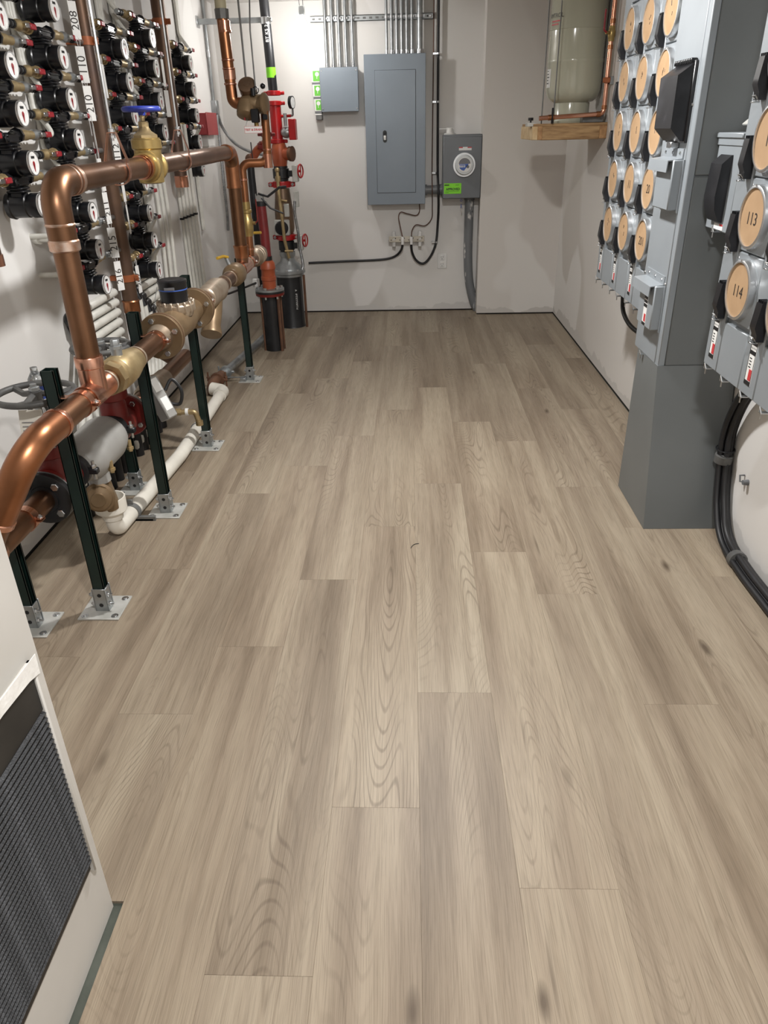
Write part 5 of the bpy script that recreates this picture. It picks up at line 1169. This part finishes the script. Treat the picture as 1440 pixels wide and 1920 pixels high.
part('lettering', text_mb('BT K5 2.0', .034, (x-.018, y-.0385, 2.24), (0, 0, 1), (-1, 0, 0)), 'print_white', t, smooth=0)
for z in (.66, 1.2):
    tb = part('tamper_switch', MB().box(x+.1, x+.145, y-.06, y+.03, z-.01, z+.115, .004), 'steel_plate', t)
    part('red_wheel', MB().torus((x+.165, y-.02, z+.07), (1, -.3, 0), .05, .006, 24, 8).cyl((x+.145, y-.02, z+.07), (x+.17, y-.025, z+.07), .01, 8).box(x+.162, x+.17, y-.025, y-.015, z+.02, z+.12), 'red_paint', tb)
part('trim_pipe', MB().tube(fillet([(x-.01, y-.12, 1.27), (x-.01, y-.13, 1.1), (x, y-.13, .93), (x+.005, y-.125, .75), (x+.03, y-.11, .6)], .02), .014, 10).sphere((x-.01, y-.12, 1.285), .021, 10, 6).cyl((x-.01, y-.12, 1.2), (x-.01, y-.12, 1.24), .022, 8).cyl((x, y-.125, 1.06), (x+.05, y-.12, 1.05), .01, 8).cyl((x, y-.125, .66), (x+.07, y-.12, .66), .01, 8), 'brass_dull', t)
part('trim_box', MB().box(x+.02, x+.06, y-.12, y-.09, .93, 1.03, .003).box(x+.1, x+.14, y-.07, y-.03, 1.0, 1.12, .003), 'steel_plate', t)
part('tie_rod', MB().cyl((x+.135, y-.05, 0), (x+.135, y-.05, .45), .011, 8), 'rust', t); part('tie_rod', MB().cyl((x-.13, y-.05, 0), (x-.13, y-.05, .45), .011, 8), 'rust', t)
gg = part('gauge_pipe', MB().tube(fillet([(x+.11, y-.02, 1.672), (x+.135, y-.02, 1.673), (x+.135, y-.02, 1.72)], .01), .008, 8), 'iron_grey', t)
part('pressure_gauge', MB().lathe((x+.128, y-.02, 1.765), (1, -.3, 0), [(-.012, .04), (-.01, .046), (.014, .046), (.015, .042), (.012, .04), (.012, 0)], 28), 'black_plastic', gg)
part('gauge_face', MB().lathe((x+.128, y-.02, 1.765), (1, -.3, 0), [(.0125, .04), (.0135, .04)], 28), 'dial_white', gg)
fs_ = part('flow_switch', MB().box(x+.1, x+.155, y-.08, y+.02, 1.5, 1.65, .004), 'red_paint', t)
part('switch_neck', MB().lathe((x+.03, y-.02, 1.555), (1, 0, 0), [(0, .02), (.02, .04), (.05, .044), (.075, .034)], 16).cyl((x+.075, y-.05, 1.6), (x+.075, y-.05, 1.69), .014, 8), 'galvanised', fs_)
# flexible conduit down the riser
def flex(pts, label, nm='flex_conduit'):
    sp = spline(pts, 14); rs = [.0125 if i % 2 else .0105 for i in range(len(sp))]
    # resample for corrugation
    out = []; 
    for a, b in zip(sp, sp[1:]):
        for q in (0, .5): out.append(a.lerp(b, q))
    out.append(sp[-1]); rs = [.0128 if i % 2 else .0108 for i in range(len(out))]
    return solo(nm, MB().tube(out, rs, 10), 'flex_steel', label, 'conduit')
flex([(x+.11, y-.09, 1.05), (x+.105, y-.1, .95), (x+.12, y-.09, .8), (x+.125, y-.09, .68), (x+.14, y-.08, .55), (x+.13, y-.06, .5)], 'flexible steel conduit running down the front of the fire riser')
# brace arm and wall items
t = thing('brace_arm', 'steel strut brace from the left wall to the black sprinkler pipe', 'brace', (-1.35, 6.66, 2.29))
part('arm', MB().box(XL-.001, -1.1, 6.64, 6.68, 2.3, 2.335, .002), 'galvanised', t)
part('clamp', MB().lathe((x-.027, 6.66, 2.29), (0, 0, 1), [(0, .04), (.045, .04)], 20).box(x-.005, x+.03, 6.6, 6.63, 2.3, 2.33, .004), 'zinc', t)
part('foot', MB().box(XL, XL+.01, 6.62, 6.7, 2.28, 2.355, .002), 'zinc', t)
t = thing('alarm_box', 'red alarm box on the left wall beside the meters', 'alarm box', (-1.58, 6.43, 1.55))
part('case', MB().box(XL-.001, -1.535, 6.26, 6.585, 1.553, 1.7, .004), 'alarm_red', t)
part('cover', MB().box(-1.536, -1.53, 6.255, 6.59, 1.549, 1.704, .002), 'alarm_red', t)
part('white_base', MB().box(XL-.001, -1.56, 6.35, 6.56, 1.47, 1.552, .003), 'white_plastic', t)
t = thing('wall_conduit', 'steel conduit with small box coming down the left wall corner', 'conduit', (-1.6, 6.84, 1.7))
part('pipe', MB().cyl((-1.598, 6.84, 1.8), (-1.598, 6.84, ZC+.002), .0125, 12), 'galvanised', t)
part('coupling', MB().cyl((-1.598, 6.84, 2.1), (-1.598, 6.84, 2.15), .0155, 12), 'zinc', t)
part('box', MB().box(XL-.001, -1.57, 6.8, 6.89, 1.7, 1.8, .004), 'galvanised', t)
flex([(-1.585, 6.84, 1.71), (-1.575, 6.8, 1.5), (-1.575, 6.78, 1.2), (-1.58, 6.8, .95), (-1.6, 6.85, .8)], 'flexible steel conduit dropping straight down the left corner')
flex([(-1.58, 6.86, 1.71), (-1.55, 6.85, 1.6), (-1.45, 6.82, 1.48), (-1.3, 6.8, 1.41), (-1.15, 6.8, 1.39), (-1.0, 6.82, 1.42), (-.99, 6.78, 1.45)], 'flexible steel conduit swinging from the corner box to the riser')
solo('ground_clamp', MB().box(-1.25, -1.2, 5.98, 6.02, .47, .53, .004), 'white_plastic', 'small white clamp on the cable by the black stub', 'clamp')
solo('bond_cable', MB().tube(spline([(XM-.05, 4.66, .76), (-1.2, 4.9, .66), (-1.3, 5.3, .55), (-1.28, 5.7, .51), (-1.22, 6.0, .5)]), .008, 8), 'black_rubber', 'thin black cable from the bronze ball valve to the black stub', 'cable')
solo('wall_stub', MB().lathe((XL-.001, 3.3, 1.178), (1, -.25, 0), [(0, .022), (.03, .022), (.031, .012), (.14, .012), (.142, .019), (.2, .019)], 14), 'pex_white', 'short white pipe stub with fitting on the left wall by the copper elbow', 'pipe')
